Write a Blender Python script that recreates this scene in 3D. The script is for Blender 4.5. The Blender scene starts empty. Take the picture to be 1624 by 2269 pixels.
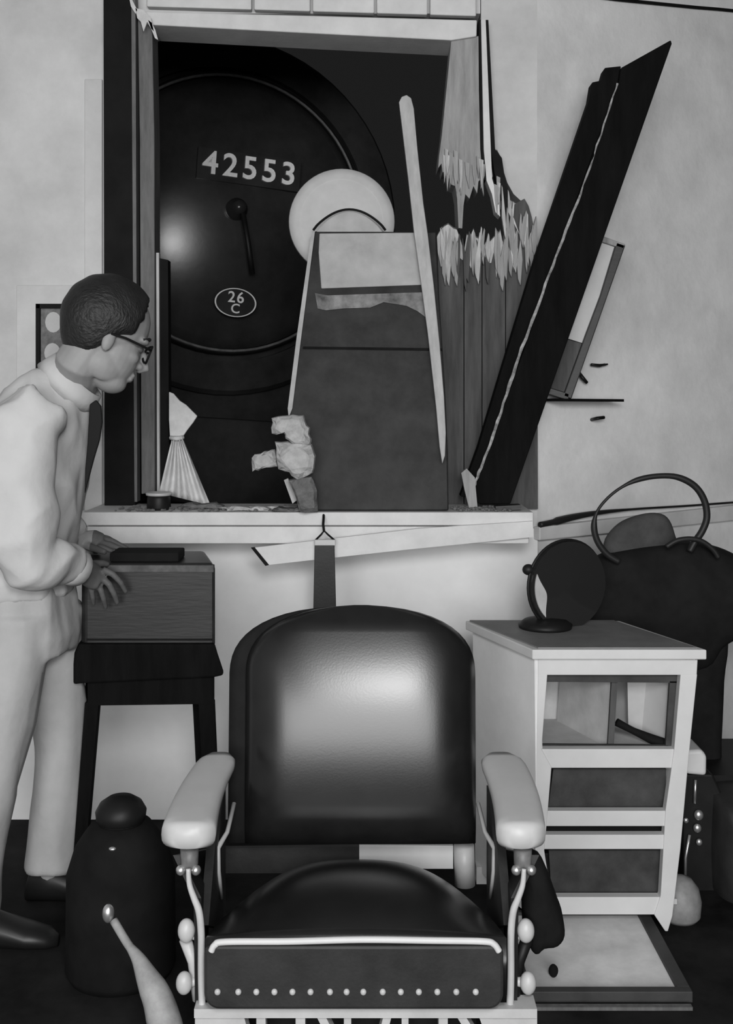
import bpy, bmesh, math, random
from mathutils import Vector, Matrix, noise

R = math.radians
SC = bpy.context.scene
COL = SC.collection
random.seed(4)

# ------------------------------------------------------------------ camera, world, lights, exposure
F, CX, HY, H = 2432.0, 812.0, 880.0, 1.42          # focal length in px, axis column, horizon row, eye height


def P(px, py, d):
    """point at distance d in front of the lens that lies on the ray of a pixel"""
    return Vector(((px - CX) * d / F, d, H - (py - HY) * d / F))


cam = bpy.data.objects.new('camera', bpy.data.cameras.new('camera'))
COL.objects.link(cam)
cam.location = (0, 0, H)
cam.rotation_euler = (R(90), 0, 0)
cam.data.sensor_fit = 'AUTO'
cam.data.sensor_width = 36
cam.data.lens = F / 2269 * 36
cam.data.shift_y = (HY - 2269 / 2) / 2269
cam.data.clip_start = 0.05
SC.camera = cam

SC.view_settings.view_transform = 'Standard'
SC.view_settings.look = 'None'
SC.view_settings.exposure = 0.0
SC.view_settings.gamma = 1.0
SC.view_settings.use_curve_mapping = False

world = bpy.data.worlds.new('night')
SC.world = world
world.use_nodes = True
world.node_tree.nodes['Background'].inputs[0].default_value = (0.012, 0.012, 0.012, 1)


def area(name, loc, target, sx, sy, power):
    l = bpy.data.lights.new(name, 'AREA')
    l.shape = 'RECTANGLE'
    l.size, l.size_y, l.energy = sx, sy, power
    o = bpy.data.objects.new(name, l)
    COL.objects.link(o)
    o.location = loc
    o.rotation_euler = (Vector(target) - Vector(loc)).to_track_quat('-Z', 'Y').to_euler()
    return o


area('press_flash', (0.16, -0.1, 1.92), (0.05, 3.6, 0.6), 0.45, 0.45, 32)      # the photographer's flash, at his right
area('rear_fill', (-0.3, -4.0, 1.95), (0.05, 3.6, 0.5), 4.6, 2.3, 320)       # broad fill light added behind the camera, no seen source

# ------------------------------------------------------------------ materials (all neutral greys: a black and white photograph)
MATS = {}


def mat(name, v, rough=0.6, spec=0.3, metal=0.0, mott=0.0, scale=6.0, bump=0.0, bscale=60.0, stretch=None, coat=0.0):
    m = bpy.data.materials.new(name)
    m.use_nodes = True
    nt = m.node_tree
    b = nt.nodes['Principled BSDF']
    b.inputs['Base Color'].default_value = (v, v, v, 1)
    b.inputs['Roughness'].default_value = rough
    b.inputs['Specular IOR Level'].default_value = spec
    b.inputs['Metallic'].default_value = metal
    b.inputs['Coat Weight'].default_value = coat
    tc = nt.nodes.new('ShaderNodeTexCoord')
    mp = nt.nodes.new('ShaderNodeMapping')
    nt.links.new(tc.outputs['Object'], mp.inputs['Vector'])
    if stretch:
        mp.inputs['Scale'].default_value = stretch
    if mott > 0:
        n1 = nt.nodes.new('ShaderNodeTexNoise')
        n1.inputs['Scale'].default_value = scale
        n1.inputs['Detail'].default_value = 8
        n1.inputs['Roughness'].default_value = 0.65
        nt.links.new(mp.outputs[0], n1.inputs['Vector'])
        r = nt.nodes.new('ShaderNodeMapRange')
        r.inputs['From Min'].default_value = 0.28
        r.inputs['From Max'].default_value = 0.72
        r.inputs['To Min'].default_value = v * (1 - mott)
        r.inputs['To Max'].default_value = min(0.95, v * (1 + mott))
        nt.links.new(n1.outputs['Fac'], r.inputs['Value'])
        c = nt.nodes.new('ShaderNodeCombineColor')
        for k in range(3):
            nt.links.new(r.outputs[0], c.inputs[k])
        nt.links.new(c.outputs[0], b.inputs['Base Color'])
    if bump > 0:
        n2 = nt.nodes.new('ShaderNodeTexNoise')
        n2.inputs['Scale'].default_value = bscale
        n2.inputs['Detail'].default_value = 5
        nt.links.new(mp.outputs[0], n2.inputs['Vector'])
        bp = nt.nodes.new('ShaderNodeBump')
        bp.inputs['Strength'].default_value = bump
        bp.inputs['Distance'].default_value = 0.01
        nt.links.new(n2.outputs['Fac'], bp.inputs['Height'])
        nt.links.new(bp.outputs[0], b.inputs['Normal'])
    MATS[name] = m
    return m


M_WALL = mat('plaster', 0.58, 0.85, 0.15, mott=0.17, scale=3.5, bump=0.12, bscale=45)
M_WALLR = mat('plaster_lightened', 0.76, 0.85, 0.15, mott=0.2, scale=2.6, bump=0.12, bscale=45)  # plaster lightened to offset the right wall's weaker light
M_FLOOR = mat('dark_linoleum', 0.018, 0.85, 0.06, mott=0.6, scale=5, bump=0.05, bscale=30)
M_WAINSCOT = mat('white_wainscot_lifted', 0.86, 0.7, 0.25, mott=0.06, scale=5, bump=0.05, bscale=40)  # white panelling, colour lifted to offset the shade on the lower wall
M_CEIL = mat('ceiling_paint', 0.3, 0.9, 0.1)
M_WHITE = mat('white_enamel', 0.62, 0.45, 0.35, mott=0.06, scale=9)
M_PAD = mat('white_pad_enamel', 0.52, 0.4, 0.35, mott=0.06, scale=9)
M_CABSIDE = mat('cabinet_side_lightened', 0.82, 0.55, 0.3, mott=0.08, scale=7)  # cabinet white, lightened to offset the dim light on this side
M_TRIMW = mat('white_trim_paint', 0.64, 0.6, 0.25, mott=0.12, scale=8, bump=0.06)
M_CHROME = mat('nickel_plate', 0.75, 0.32, 0.5, metal=0.85)
M_PALEMET = mat('pale_enamelled_iron', 0.50, 0.4, 0.4, mott=0.12, scale=14)
M_LEATHER = mat('black_leather', 0.011, 0.27, 0.55, mott=0.25, scale=16, bump=0.015, bscale=220)
M_LEATHERD2 = mat('dull_leather', 0.011, 0.8, 0.12, mott=0.4, scale=12)
M_LEATHERD = mat('dark_leather_worn', 0.026, 0.55, 0.3, mott=0.35, scale=12, bump=0.06, bscale=160)
M_BLACK = mat('black_iron', 0.009, 0.5, 0.25, mott=0.4, scale=12)
M_MATBLACK = mat('matt_black', 0.009, 0.85, 0.12, mott=0.4, scale=10)
M_LOCO = mat('locomotive_black', 0.026, 0.235, 0.4, mott=0.35, scale=7, bump=0.02, bscale=25)
M_LOCOD = mat('sooty_black', 0.032, 0.85, 0.08, mott=0.4, scale=6)
M_WORN_AND_HIGHLIGHT = mat('worn_iron_and_highlight', 0.13, 0.45, 0.35, mott=0.4, scale=25)
M_DIGIT = mat('number_paint', 0.80, 0.6, 0.3, mott=0.12, scale=60)
M_DWOOD = mat('dark_stained_wood', 0.018, 0.42, 0.4, mott=0.35, scale=4, stretch=(1, 1, 8), bump=0.05, bscale=20)
M_DWOOD2 = mat('dark_brown_wood', 0.006, 0.8, 0.05, mott=0.4, scale=4, stretch=(6, 6, 1), bump=0.08, bscale=20)
M_FRAMEBLK = mat('dark_frame_paint', 0.009, 0.75, 0.12, mott=0.4, scale=8)
M_FRAMEMID = mat('worn_frame_paint', 0.12, 0.55, 0.3, mott=0.35, scale=14, stretch=(4, 4, 0.6))
M_FRAMELT = mat('bare_frame_edge', 0.5, 0.55, 0.3, mott=0.2, scale=14, stretch=(4, 4, 0.6))
M_JAMB = mat('old_jamb_wood', 0.30, 0.75, 0.2, mott=0.3, scale=7, stretch=(7, 7, 0.8), bump=0.2, bscale=40)
M_SPLINT = mat('raw_splintered_wood', 0.46, 0.85, 0.15, mott=0.45, scale=12, stretch=(8, 8, 0.8), bump=0.3, bscale=50)
M_STUMP = mat('brown_boarding', 0.075, 0.75, 0.2, mott=0.45, scale=5, stretch=(6, 6, 0.7), bump=0.15, bscale=30)
M_PANELD = mat('dented_dark_sheet', 0.018, 0.6, 0.3, mott=0.85, scale=9, bump=0.15, bscale=12)
M_PANELL = mat('pale_grey_sheet', 0.40, 0.6, 0.3, mott=0.2, scale=10, bump=0.05)
M_DISC = mat('off_white_disc', 0.50, 0.6, 0.3, mott=0.1, scale=12)
M_EDGE = mat('chipped_edge', 0.30, 0.85, 0.1, mott=0.8, scale=45)
M_STICK = mat('pale_lath', 0.43, 0.7, 0.2, mott=0.2, scale=14, stretch=(3, 3, 0.7))
M_RUBBLE = mat('broken_plaster', 0.42, 0.9, 0.1, mott=0.25, scale=30, bump=0.5, bscale=60)
M_RUBBLED = mat('dirty_rubble', 0.14, 0.9, 0.1, mott=0.4, scale=30, bump=0.5, bscale=60)
M_CLOTHW = mat('white_cotton', 0.60, 0.9, 0.1, mott=0.16, scale=20, bump=0.25, bscale=70)
M_SHIRT = mat('white_barber_jacket', 0.54, 0.9, 0.1, mott=0.06, scale=7, bump=0.15, bscale=40)
M_TROUS = mat('light_flannel', 0.44, 0.9, 0.1, mott=0.1, scale=8, bump=0.12, bscale=40)
M_SKIN = mat('skin', 0.28, 0.55, 0.3, mott=0.12, scale=16)
M_SKIND = mat('darker_skin', 0.10, 0.6, 0.3, mott=0.2, scale=22)  # darker skin tone, used on hands and eyes
M_HAIR = mat('dark_hair', 0.014, 0.5, 0.35, mott=0.5, scale=40, bump=0.4, bscale=90, stretch=(1, 4, 1))
M_TIE = mat('dark_tie', 0.008, 0.7, 0.2)
M_SHOE = mat('black_shoe', 0.012, 0.4, 0.4)
M_TOP = mat('grey_linoleum_top', 0.17, 0.5, 0.35, mott=0.2, scale=12)
M_INNER = mat('cabinet_interior', 0.48, 0.8, 0.15, mott=0.25, scale=7)
M_DRAWER = mat('dark_drawer_front', 0.05, 0.7, 0.2, mott=0.5, scale=9)
M_TRAYW = mat('pale_tray_lining', 0.80, 0.8, 0.15, mott=0.3, scale=6)
M_TRAYD = mat('tray_frame_wood', 0.05, 0.6, 0.25, mott=0.3, scale=10)
M_GLASSD = mat('dark_mirror_glass', 0.05, 0.12, 0.5, metal=0.6)
M_MIRRORL = mat('pale_mirror_glass', 0.45, 0.4, 0.4, mott=0.12, scale=8)
M_PICT = mat('picture_print', 0.16, 0.6, 0.2, mott=0.5, scale=40)
M_RUBBER = mat('black_rubber', 0.016, 0.5, 0.3)
M_LEVER = mat('worn_nickel_paint', 0.32, 0.5, 0.3, mott=0.35, scale=18)
M_POT = mat('grey_pottery', 0.24, 0.5, 0.35, mott=0.25, scale=30)

# ------------------------------------------------------------------ builders


def wl(o):
    v = Vector((0, 0, 0))
    while o is not None:
        v = v + Vector(o.location)
        o = o.parent
    return v


class MB:
    """collects shapes and links them as ONE mesh object"""

    def __init__(self):
        self.v, self.f = [], []

    def add(self, vs, fs):
        n = len(self.v)
        self.v += [Vector(p) for p in vs]
        self.f += [[i + n for i in f] for f in fs]
        return self

    def box(self, a, b):
        (x0, y0, z0), (x1, y1, z1) = a, b
        vs = [(x, y, z) for x in (x0, x1) for y in (y0, y1) for z in (z0, z1)]
        return self.add(vs, [(0, 1, 3, 2), (4, 6, 7, 5), (0, 4, 5, 1), (2, 3, 7, 6), (0, 2, 6, 4), (1, 5, 7, 3)])

    def slab(self, front, back):
        n = len(front)
        fs = [list(range(n)), list(range(2 * n - 1, n - 1, -1))]
        fs += [(i, (i + 1) % n, n + (i + 1) % n, n + i) for i in range(n)]
        return self.add(list(front) + list(back), fs)

    def prism(self, pts, d, t):
        fr = [P(p[0], p[1], p[2] if len(p) > 2 else d) for p in pts]
        return self.slab(fr, [p + Vector((0, t, 0)) for p in fr])

    def loft(self, rings, cap=True):
        n = len(rings[0])
        vs = [p for r in rings for p in r]
        fs = []
        for k in range(len(rings) - 1):
            for i in range(n):
                j = (i + 1) % n
                fs.append((k * n + i, k * n + j, (k + 1) * n + j, (k + 1) * n + i))
        if cap:
            fs.append(tuple(range(n - 1, -1, -1)))
            fs.append(tuple(range((len(rings) - 1) * n, len(rings) * n)))
        return self.add(vs, fs)

    def tube(self, pts, rad, n=10, flat=1.0, closed=False):
        pts = [Vector(p) for p in pts]
        rs = rad if isinstance(rad, (list, tuple)) else [rad] * len(pts)
        rings, prev = [], None
        for i, p in enumerate(pts):
            a = pts[max(0, i - 1)]
            b = pts[min(len(pts) - 1, i + 1)]
            t = (b - a).normalized()
            if prev is None:
                ref = Vector((0, 1, 0)) if abs(t.y) < 0.8 else Vector((1, 0, 0))
                u = (ref - t * ref.dot(t)).normalized()
            else:
                u = (prev - t * prev.dot(t)).normalized()
            prev = u
            w = t.cross(u)
            rings.append([p + (u * math.cos(q) * flat + w * math.sin(q)) * rs[i]
                          for q in [2 * math.pi * k / n for k in range(n)]])
        return self.loft(rings)

    def ell(self, c, r, axes=None, nu=20, nv=12, fn=None):
        c = Vector(c)
        A = axes or (Vector((1, 0, 0)), Vector((0, 1, 0)), Vector((0, 0, 1)))
        vs, fs = [], []
        for j in range(1, nv):
            th = math.pi * j / nv
            for i in range(nu):
                ph = 2 * math.pi * i / nu
                q = Vector((r[0] * math.sin(th) * math.cos(ph), r[1] * math.sin(th) * math.sin(ph), r[2] * math.cos(th)))
                if fn:
                    q = fn(q)
                vs.append(c + A[0] * q.x + A[1] * q.y + A[2] * q.z)
        for k in (1, -1):
            q = Vector((0, 0, k * r[2]))
            if fn:
                q = fn(q)
            vs.append(c + A[0] * q.x + A[1] * q.y + A[2] * q.z)
        top, bot = len(vs) - 2, len(vs) - 1
        for j in range(nv - 2):
            for i in range(nu):
                k = (i + 1) % nu
                fs.append((j * nu + i, (j + 1) * nu + i, (j + 1) * nu + k, j * nu + k))
        for i in range(nu):
            k = (i + 1) % nu
            fs.append((top, i, k))
            fs.append((bot, (nv - 2) * nu + k, (nv - 2) * nu + i))
        return self.add(vs, fs)

    def lathe(self, c, prof, n=32, axis='Z', cap=True):
        c = Vector(c)
        rings = []
        for r, h in prof:
            ring = []
            for k in range(n):
                a = 2 * math.pi * k / n
                if axis == 'Z':
                    ring.append(c + Vector((r * math.cos(a), r * math.sin(a), h)))
                else:                                    # axis along Y, h measured towards +Y
                    ring.append(c + Vector((r * math.cos(a), h, r * math.sin(a))))
            rings.append(ring)
        return self.loft(rings, cap)

    def build(self, name, m, parent=None, smooth=False, bevel=0.0, seg=2, local=False, post=None, remesh=0.0, relax=0, fine=None):
        me = bpy.data.meshes.new(name)
        bm = bmesh.new()
        vs = [bm.verts.new(p) for p in self.v]
        for f in self.f:
            try:
                bm.faces.new([vs[i] for i in f])
            except ValueError:
                pass
        bmesh.ops.recalc_face_normals(bm, faces=bm.faces)
        big = [f for f in bm.faces if len(f.verts) > 4]
        if big and not bevel:
            bmesh.ops.triangulate(bm, faces=big)
        bm.to_mesh(me)
        bm.free()
        o = bpy.data.objects.new(name, me)
        COL.objects.link(o)
        if remesh:
            md = o.modifiers.new('remesh', 'REMESH')
            md.mode = 'VOXEL'
            md.voxel_size = remesh
            if relax:
                sm = o.modifiers.new('relax', 'SMOOTH')
                sm.factor = 0.5
                sm.iterations = relax
            dg = bpy.context.evaluated_depsgraph_get()
            nm = bpy.data.meshes.new_from_object(o.evaluated_get(dg))
            o.modifiers.clear()
            o.data = nm
            bpy.data.meshes.remove(me)
            me = nm
            me.name = name
        if post:
            nr = [v.normal.copy() for v in me.vertices]
            for v in me.vertices:
                v.co = post(v.co, nr[v.index])
        if parent is not None:
            off = Vector((0, 0, 0)) if local else wl(parent)
            o.parent = parent
        else:
            xs = [v.co for v in me.vertices]
            off = Vector((sum(p.x for p in xs) / len(xs), sum(p.y for p in xs) / len(xs), min(p.z for p in xs)))
            o.location = off
        if not local:
            me.transform(Matrix.Translation(-off))
        me.materials.clear()
        for q in (m if isinstance(m, (list, tuple)) else [m]):
            me.materials.append(q)
        if smooth:
            for p in me.polygons:
                p.use_smooth = True
        if bevel:
            b = o.modifiers.new('bevel', 'BEVEL')
            b.width = bevel
            b.segments = seg
            b.limit_method = 'ANGLE'
            b.angle_limit = R(35)
        return o


def tag(o, label=None, cat=None, group=None, kind=None):
    if label:
        o['label'] = label
    if cat:
        o['category'] = cat
    if group:
        o['group'] = group
    if kind:
        o['kind'] = kind
    return o


def thing(name, label, cat, loc, group=None, kind=None):
    o = bpy.data.objects.new(name, None)
    o.empty_display_size = 0.1
    COL.objects.link(o)
    o.location = loc
    return tag(o, label, cat, group, kind)


def mixp(a, b, t):
    return tuple(a[k] + (b[k] - a[k]) * t for k in range(len(a)))


def pillow(mb, pts, d, t, n=5, squash=0.55):
    """rounded cushion-like solid whose outline is pts (pixels at distance d), t thick in depth"""
    c = (sum(p[0] for p in pts) / len(pts), sum(p[1] for p in pts) / len(pts))
    rings = []
    for k in range(2 * n + 1):
        a = -math.pi / 2 + math.pi * k / (2 * n)
        s = 0.02 + 0.98 * max(0.0, math.cos(a)) ** squash
        rings.append([P(c[0] + (p[0] - c[0]) * s, c[1] + (p[1] - c[1]) * s, d) + Vector((0, t / 2 * math.sin(a), 0)) for p in pts])
    mb.loft(rings)
    return mb


def smooth_path(pts, n=8):
    """Catmull-Rom through pixel/depth triples"""
    out = []
    for i in range(len(pts) - 1):
        p0, p1, p2, p3 = pts[max(0, i - 1)], pts[i], pts[i + 1], pts[min(len(pts) - 1, i + 2)]
        for k in range(n):
            t = k / n
            out.append(tuple(0.5 * ((2 * p1[j]) + (-p0[j] + p2[j]) * t + (2 * p0[j] - 5 * p1[j] + 4 * p2[j] - p3[j]) * t * t
                                    + (-p0[j] + 3 * p1[j] - 3 * p2[j] + p3[j]) * t ** 3) for j in range(len(p1))))
    out.append(tuple(pts[-1]))
    return out


def text_mb(s, size, depth, bold=0.02):
    """lettering as raised solid letters: MB in local XZ, facing -Y, centred"""
    cu = bpy.data.curves.new('letters', 'FONT')
    cu.body = s
    cu.size = size
    cu.extrude = depth / 2
    cu.offset = bold * size
    cu.align_x = 'CENTER'
    cu.align_y = 'CENTER'
    cu.resolution_u = 4
    o = bpy.data.objects.new('letters', cu)
    COL.objects.link(o)
    dg = bpy.context.evaluated_depsgraph_get()
    dg.update()
    me = bpy.data.meshes.new_from_object(o.evaluated_get(dg))
    mb = MB()
    mb.add([(v.co.x, -v.co.z, v.co.y) for v in me.vertices], [list(p.vertices) for p in me.polygons])
    bpy.data.objects.remove(o)
    bpy.data.curves.remove(cu)
    bpy.data.meshes.remove(me)
    return mb


# ------------------------------------------------------------------ the setting
W = 3.70                                             # distance of the wall with the window
CORNER = P(1190, 880, W).x                           # where the right stretch of wall starts to run back
WR_A, WR_B = Vector((CORNER, W)), Vector((1.446, 4.33))
WR_DIR = (WR_B - WR_A).normalized()
WR_N = Vector((WR_DIR.y, -WR_DIR.x))                 # towards the room


def on_right(px, py, off=0.0):
    a = WR_A + WR_N * off
    k = (px - CX) / F
    # (k*Y - a.x) * WR_DIR.y - (Y - a.y) * WR_DIR.x = 0
    y = (a.x * WR_DIR.y - a.y * WR_DIR.x) / (k * WR_DIR.y - WR_DIR.x)
    return P(px, py, y)


MB().box((-3.2, -5.0, -0.06), (5.0, 16, 0)).build('floor', M_FLOOR)['kind'] = 'structure'
MB().box((-2.5, -4.6, 3.3), (2.6, W + 0.14, 3.36)).build('ceiling', M_CEIL)['kind'] = 'structure'
MB().box((-2.5, -4.6, 0), (-2.4, W, 3.3)).build('wall_left', M_WALL)['kind'] = 'structure'

wb = MB()
T = 0.14
x0, xr = -2.4, CORNER
zt = 3.3
xa = P(234, 0, W).x
wb.box((x0, W, 0), (xa, W + T, zt))
wb.box((xa, W, 0), (xr, W + T, P(0, 1140, W).z))
wb.box((xa, W, P(0, 30, W).z), (P(1064, 0, W).x, W + T, zt))
wb.prism([(1064, -355), (1190, -355), (1190, 548), (1180, 500), (1172, 468), (1160, 450), (1150, 441), (1138, 430), (1124, 405),
          (1116, 380), (1108, 345), (1100, 330), (1098, 372), (1090, 395), (1084, 330), (1076, 200), (1066, 60)], W, T)
wb.prism([(1160, 590), (1176, 560), (1190, 545), (1190, 1140), (1160, 1140)], W, T)
wb.build('wall_back', M_WALL)['kind'] = 'structure'

far = WR_A + WR_DIR * 2.6
wr = MB()
pts = [Vector((WR_A.x, WR_A.y, 0)), Vector((far.x, far.y, 0)), Vector((far.x, far.y, zt)), Vector((WR_A.x, WR_A.y, zt))]
back = Vector((-WR_N.x, -WR_N.y, 0)) * T
wr.slab(pts, [p + back for p in pts])
wr.build('wall_right', M_WALLR)['kind'] = 'structure'

MB().box((x0, W - 0.01, 0), (xr, W, P(0, 1170, W).z)).build('trim_5', M_WAINSCOT)['kind'] = 'structure'

# white boarding on the wall left of the window (thin joints seen behind the man)
t1 = thing('trim_1', 'white painted boarding on the wall left of the window', None, P(120, 1135, W - 0.01), kind='structure')
MB().prism([(187, 175), (226, 175), (226, 1132), (187, 1132)], W - 0.012, 0.012).build('board', M_WALL, t1, bevel=0.003)
MB().prism([(36, 632), (183, 632), (183, 1132), (36, 1132)], W - 0.014, 0.014).build('board', M_WALL, t1, bevel=0.003)

# window head: panels over the lintel, lintel board
t2 = thing('trim_2', 'pale panels above the window head', None, P(690, 30, W - 0.03), kind='structure')
xs = [322, 560, 690, 832, 950, 1058]
for i in range(5):
    a, b = xs[i] + 3, xs[i + 1] - 3
    ya, yb = 14 + (a - 322) * 0.029, 14 + (b - 322) * 0.029
    MB().prism([(a, -330), (b, -330), (b, yb), (a, ya)], W - 0.035, 0.03).build('panel', M_TRIMW, t2, bevel=0.004)

win = thing('window_1', 'smashed window frame round the locomotive', None, P(640, 1130, W - 0.06), kind='structure')
MB().prism([(296, 24), (1057, 44), (1056, 80), (1000, 89), (700, 74), (337, 55), (318, 50)], W - 0.075, 0.17).build('head_rail', M_TRIMW, win, bevel=0.004)
MB().prism([(228, -340), (286, -340), (291, 20), (298, 300), (300, 1120), (231, 1126)], W - 0.07, 0.16).build('dark_post', M_FRAMEBLK, win, bevel=0.004)
MB().prism([(286, -330), (300, 20), (304, 1112), (298, 1112), (291, 20), (280, -330)], W - 0.078, 0.05).build('post_bead', M_FRAMEMID, win)
MB().prism([(305, 30), (318, 45), (337, 56), (342, 300), (343, 1090), (313, 1095), (309, 300)], W - 0.06, 0.1).build('stile', M_FRAMEMID, win, bevel=0.003)
MB().prism([(346, 560), (352, 560), (354, 1092), (348, 1092)], W - 0.04, 0.03).build('glazing_bead', M_FRAMELT, win)
MB().prism([(354, 572), (372, 576), (375, 1096), (356, 1096)], W - 0.03, 0.05).build('sash_edge', M_FRAMEBLK, win)
# right jamb, broken off half way up
MB().prism([(1000, 88), (1060, 80), (1061, 200), (1064, 330), (1069, 392), (1060, 402), (1057, 428), (1049, 412), (1040, 440), (1031, 430),
            (1027, 455), (1024, 506), (1016, 505), (1013, 440), (1008, 412), (1000, 409), (994, 392), (989, 378), (981, 382), (978, 362),
            (971, 372), (973, 345), (979, 300), (989, 200)], W - 0.06, 0.13).build('jamb', M_JAMB, win)
MB().prism([(1060, 44), (1066, 44), (1072, 330), (1078, 400), (1070, 398), (1064, 330)], W - 0.05, 0.05).build('jamb_dark_bead', M_FRAMEBLK, win)  # dark line between jamb and architrave
MB().prism([(1066, 44), (1076, 44), (1087, 320), (1090, 395), (1106, 450), (1108, 480), (1098, 470), (1090, 430), (1078, 400), (1072, 330)], W - 0.065, 0.06).build('architrave', M_TRIMW, win)
MB().prism([(1076, 44), (1082, 44), (1097, 330), (1112, 350), (1118, 390), (1126, 420), (1118, 470), (1108, 430), (1096, 385), (1087, 320)], W - 0.055, 0.05).build('architrave_edge', M_FRAMEBLK, win)

# boarding right of the opening, splintered at the top: each board is a part
brd = thing('trim_3', 'splintered brown boarding right of the window', None, P(1080, 1128, W - 0.05), kind='structure')
tops = [
    [(968, 522), (976, 507), (984, 499), (993, 494), (1004, 503), (1012, 506), (1020, 528), (1027, 552)],
    [(1029, 548), (1034, 517), (1042, 521), (1049, 505), (1054, 523), (1062, 527), (1067, 550)],
    [(1069, 552), (1074, 538), (1080, 527), (1086, 532), (1096, 521), (1104, 519), (1108, 507), (1113, 530), (1119, 546)],
    [(1121, 545), (1127, 520), (1130, 512), (1134, 470), (1141, 452), (1151, 446), (1162, 440), (1171, 456), (1178, 480), (1184, 512), (1190, 545)],
]
bots = [(985, 1027), (1029, 1067), (1069, 1119), (1121, 1192)]
for tp, (b0, b1) in zip(tops, bots):
    j = random.uniform(-0.006, 0.006)
    MB().prism(tp + [(b1, 1128), (b0 if b0 > 985 else 990, 1128)], W - 0.03 + j, 0.07).build('board', M_STUMP, brd)
    lo = []
    for k in range(9):                                # torn pale face below each broken top
        t = 1 - k / 8
        x = tp[0][0] + 2 + (tp[-1][0] - tp[0][0] - 4) * t
        lo.append((x, 560 + random.uniform(-12, 45) * (1 if k % 2 else 0.2) + (18 if k % 3 == 0 else 0)))
    hi = [(p[0], p[1] + 3) for p in tp]
    if b1 < 1180:
        MB().prism(hi + lo, W - 0.042 + j, 0.014).build('torn_face', M_SPLINT, brd)
random.seed(31)
for k in range(46):                                   # raw slivers standing up from the broken boards
    x = random.uniform(978, 1184)
    yt = 500 + 34 * random.random() + (-46 * random.random() if x > 1122 else 0)
    yb_ = yt + random.uniform(45, 120)
    w_ = random.uniform(3, 8)
    dx = random.uniform(-7, 7)
    mt = random.choice((M_SPLINT, M_JAMB, M_JAMB, M_STUMP))
    MB().prism([(x + dx, yt), (x + dx + 2, yt + 5), (x + w_, (yt + yb_) / 2 + random.uniform(-12, 12)), (x + w_ * 0.4, yb_), (x - w_ * 0.3, yb_ - 14), (x - w_ * 0.7, (yt + yb_) / 2)],
               W - random.uniform(0.05, 0.062), 0.02).build('splinter', mt, brd)
for k in range(22):                                   # slivers hanging from the broken jamb and architrave
    x = random.uniform(978, 1106)
    yt = random.uniform(318, 360) + max(0, x - 1040) * 0.9
    yb_ = yt + random.uniform(40, 82)
    w_ = random.uniform(3, 6)
    mt = random.choice((M_SPLINT, M_JAMB, M_JAMB))
    MB().prism([(x - w_, yt), (x + w_, yt + 4), (x + w_ * 0.8, (yt + yb_) / 2), (x + random.uniform(-5, 5), yb_), (x - w_ * 0.6, (yt + yb_) / 2)],
               W - random.uniform(0.07, 0.08), 0.018).build('splinter', mt, brd)
for (a, b, c, w) in [((1138, 446), (1131, 520), (1136, 600), 4), ((1168, 470), (1166, 540), (1170, 590), 5), ((1112, 410), (1116, 480), (1121, 545), 4), ((1126, 420), (1130, 470), (1150, 520), 4)]:
    MB().prism([(a[0] - w * 0.2, a[1]), (a[0] + w * 0.4, a[1] + 6), (b[0] + w, b[1]), (c[0] + w * 0.3, c[1]), (b[0] - w, b[1])], W - 0.056, 0.02).build('splinter', M_SPLINT, brd)

# the narrow white counter under the window
CZ = P(0, 1135, 3.42).z
ct = thing('window_counter', 'long narrow white counter under the smashed window', 'counter', P(680, 1168, 3.56))
ct.location.z = CZ - 0.05
xl, xr2 = P(180, 0, 3.42).x, P(1182, 0, 3.42).x
MB().box((xl, 3.42, CZ - 0.042), (xr2, W, CZ)).build('top_board', M_TRIMW, ct, bevel=0.004)
MB().box((xl + 0.012, 3.435, CZ - 0.1), (xr2 - 0.012, W, CZ - 0.046)).build('apron', M_TRIMW, ct, bevel=0.003)

# dado rail running back along the right wall
dr = MB()
a0, a1 = on_right(1196, 1168, 0.03), on_right(1700, 1112, 0.03)
b0, b1 = on_right(1196, 1198, 0.03), on_right(1700, 1146, 0.03)
dr.slab([a0, a1, b1, b0], [p + back * (0.03 / T) for p in (a0, a1, b1, b0)])
dr.build('trim_4', M_TRIMW, bevel=0.004)['kind'] = 'structure'

# ------------------------------------------------------------------ the locomotive outside
D_L = 5.2
dc = P(510, 473, D_L)
loco = thing('locomotive', 'black steam locomotive front with white number 42553 beyond the smashed window', 'locomotive', (dc.x, dc.y, 0))
zc = dc.z
loco.rotation_euler = (0, R(4.0), R(20))
loco.location = dc - loco.rotation_euler.to_matrix() @ Vector((0, 0, zc))
Lc = Vector((0, 0, zc))
Rs, r_door = 1.87, 0.64
sag = lambda r: Rs - math.sqrt(Rs * Rs - r * r)
apex = sag(r_door)
prof = [(0.86, 1.3), (0.86, 0.05), (0.84, 0.02), (0.70, 0.02), (0.70, 0.06), (0.02, 0.06)]
MB().lathe(Lc, prof[::-1], 64, 'Y').build('smokebox', M_LOCOD, loco, smooth=False, bevel=0, local=True)
dp = [(0.0005, -apex)] + [(r_door * k / 14, -apex + sag(r_door * k / 14)) for k in range(1, 15)] + [(r_door + 0.004, 0.01), (r_door, 0.05), (0.001, 0.055)]
door = MB().lathe(Lc, dp, 72, 'Y').build('smokebox_door', M_LOCO, loco, smooth=True, local=True)
ring = MB()
ring.lathe(Lc, [(0.645, 0.03), (0.645, -0.012), (0.655, -0.02), (0.668, -0.012), (0.672, 0.03)], 72, 'Y', cap=False)
ring.build('door_ring', M_BLACK, loco, smooth=True, local=True)
ring = MB()
ring.lathe(Lc, [(0.645, -0.016), (0.648, -0.021), (0.652, -0.023), (0.656, -0.021), (0.658, -0.016)], 72, 'Y', cap=False)
ring.build('highlight_bead', M_WORN_AND_HIGHLIGHT, loco, smooth=True, local=True)  # paler ring, painting in the flash highlight along the door edge
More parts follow.
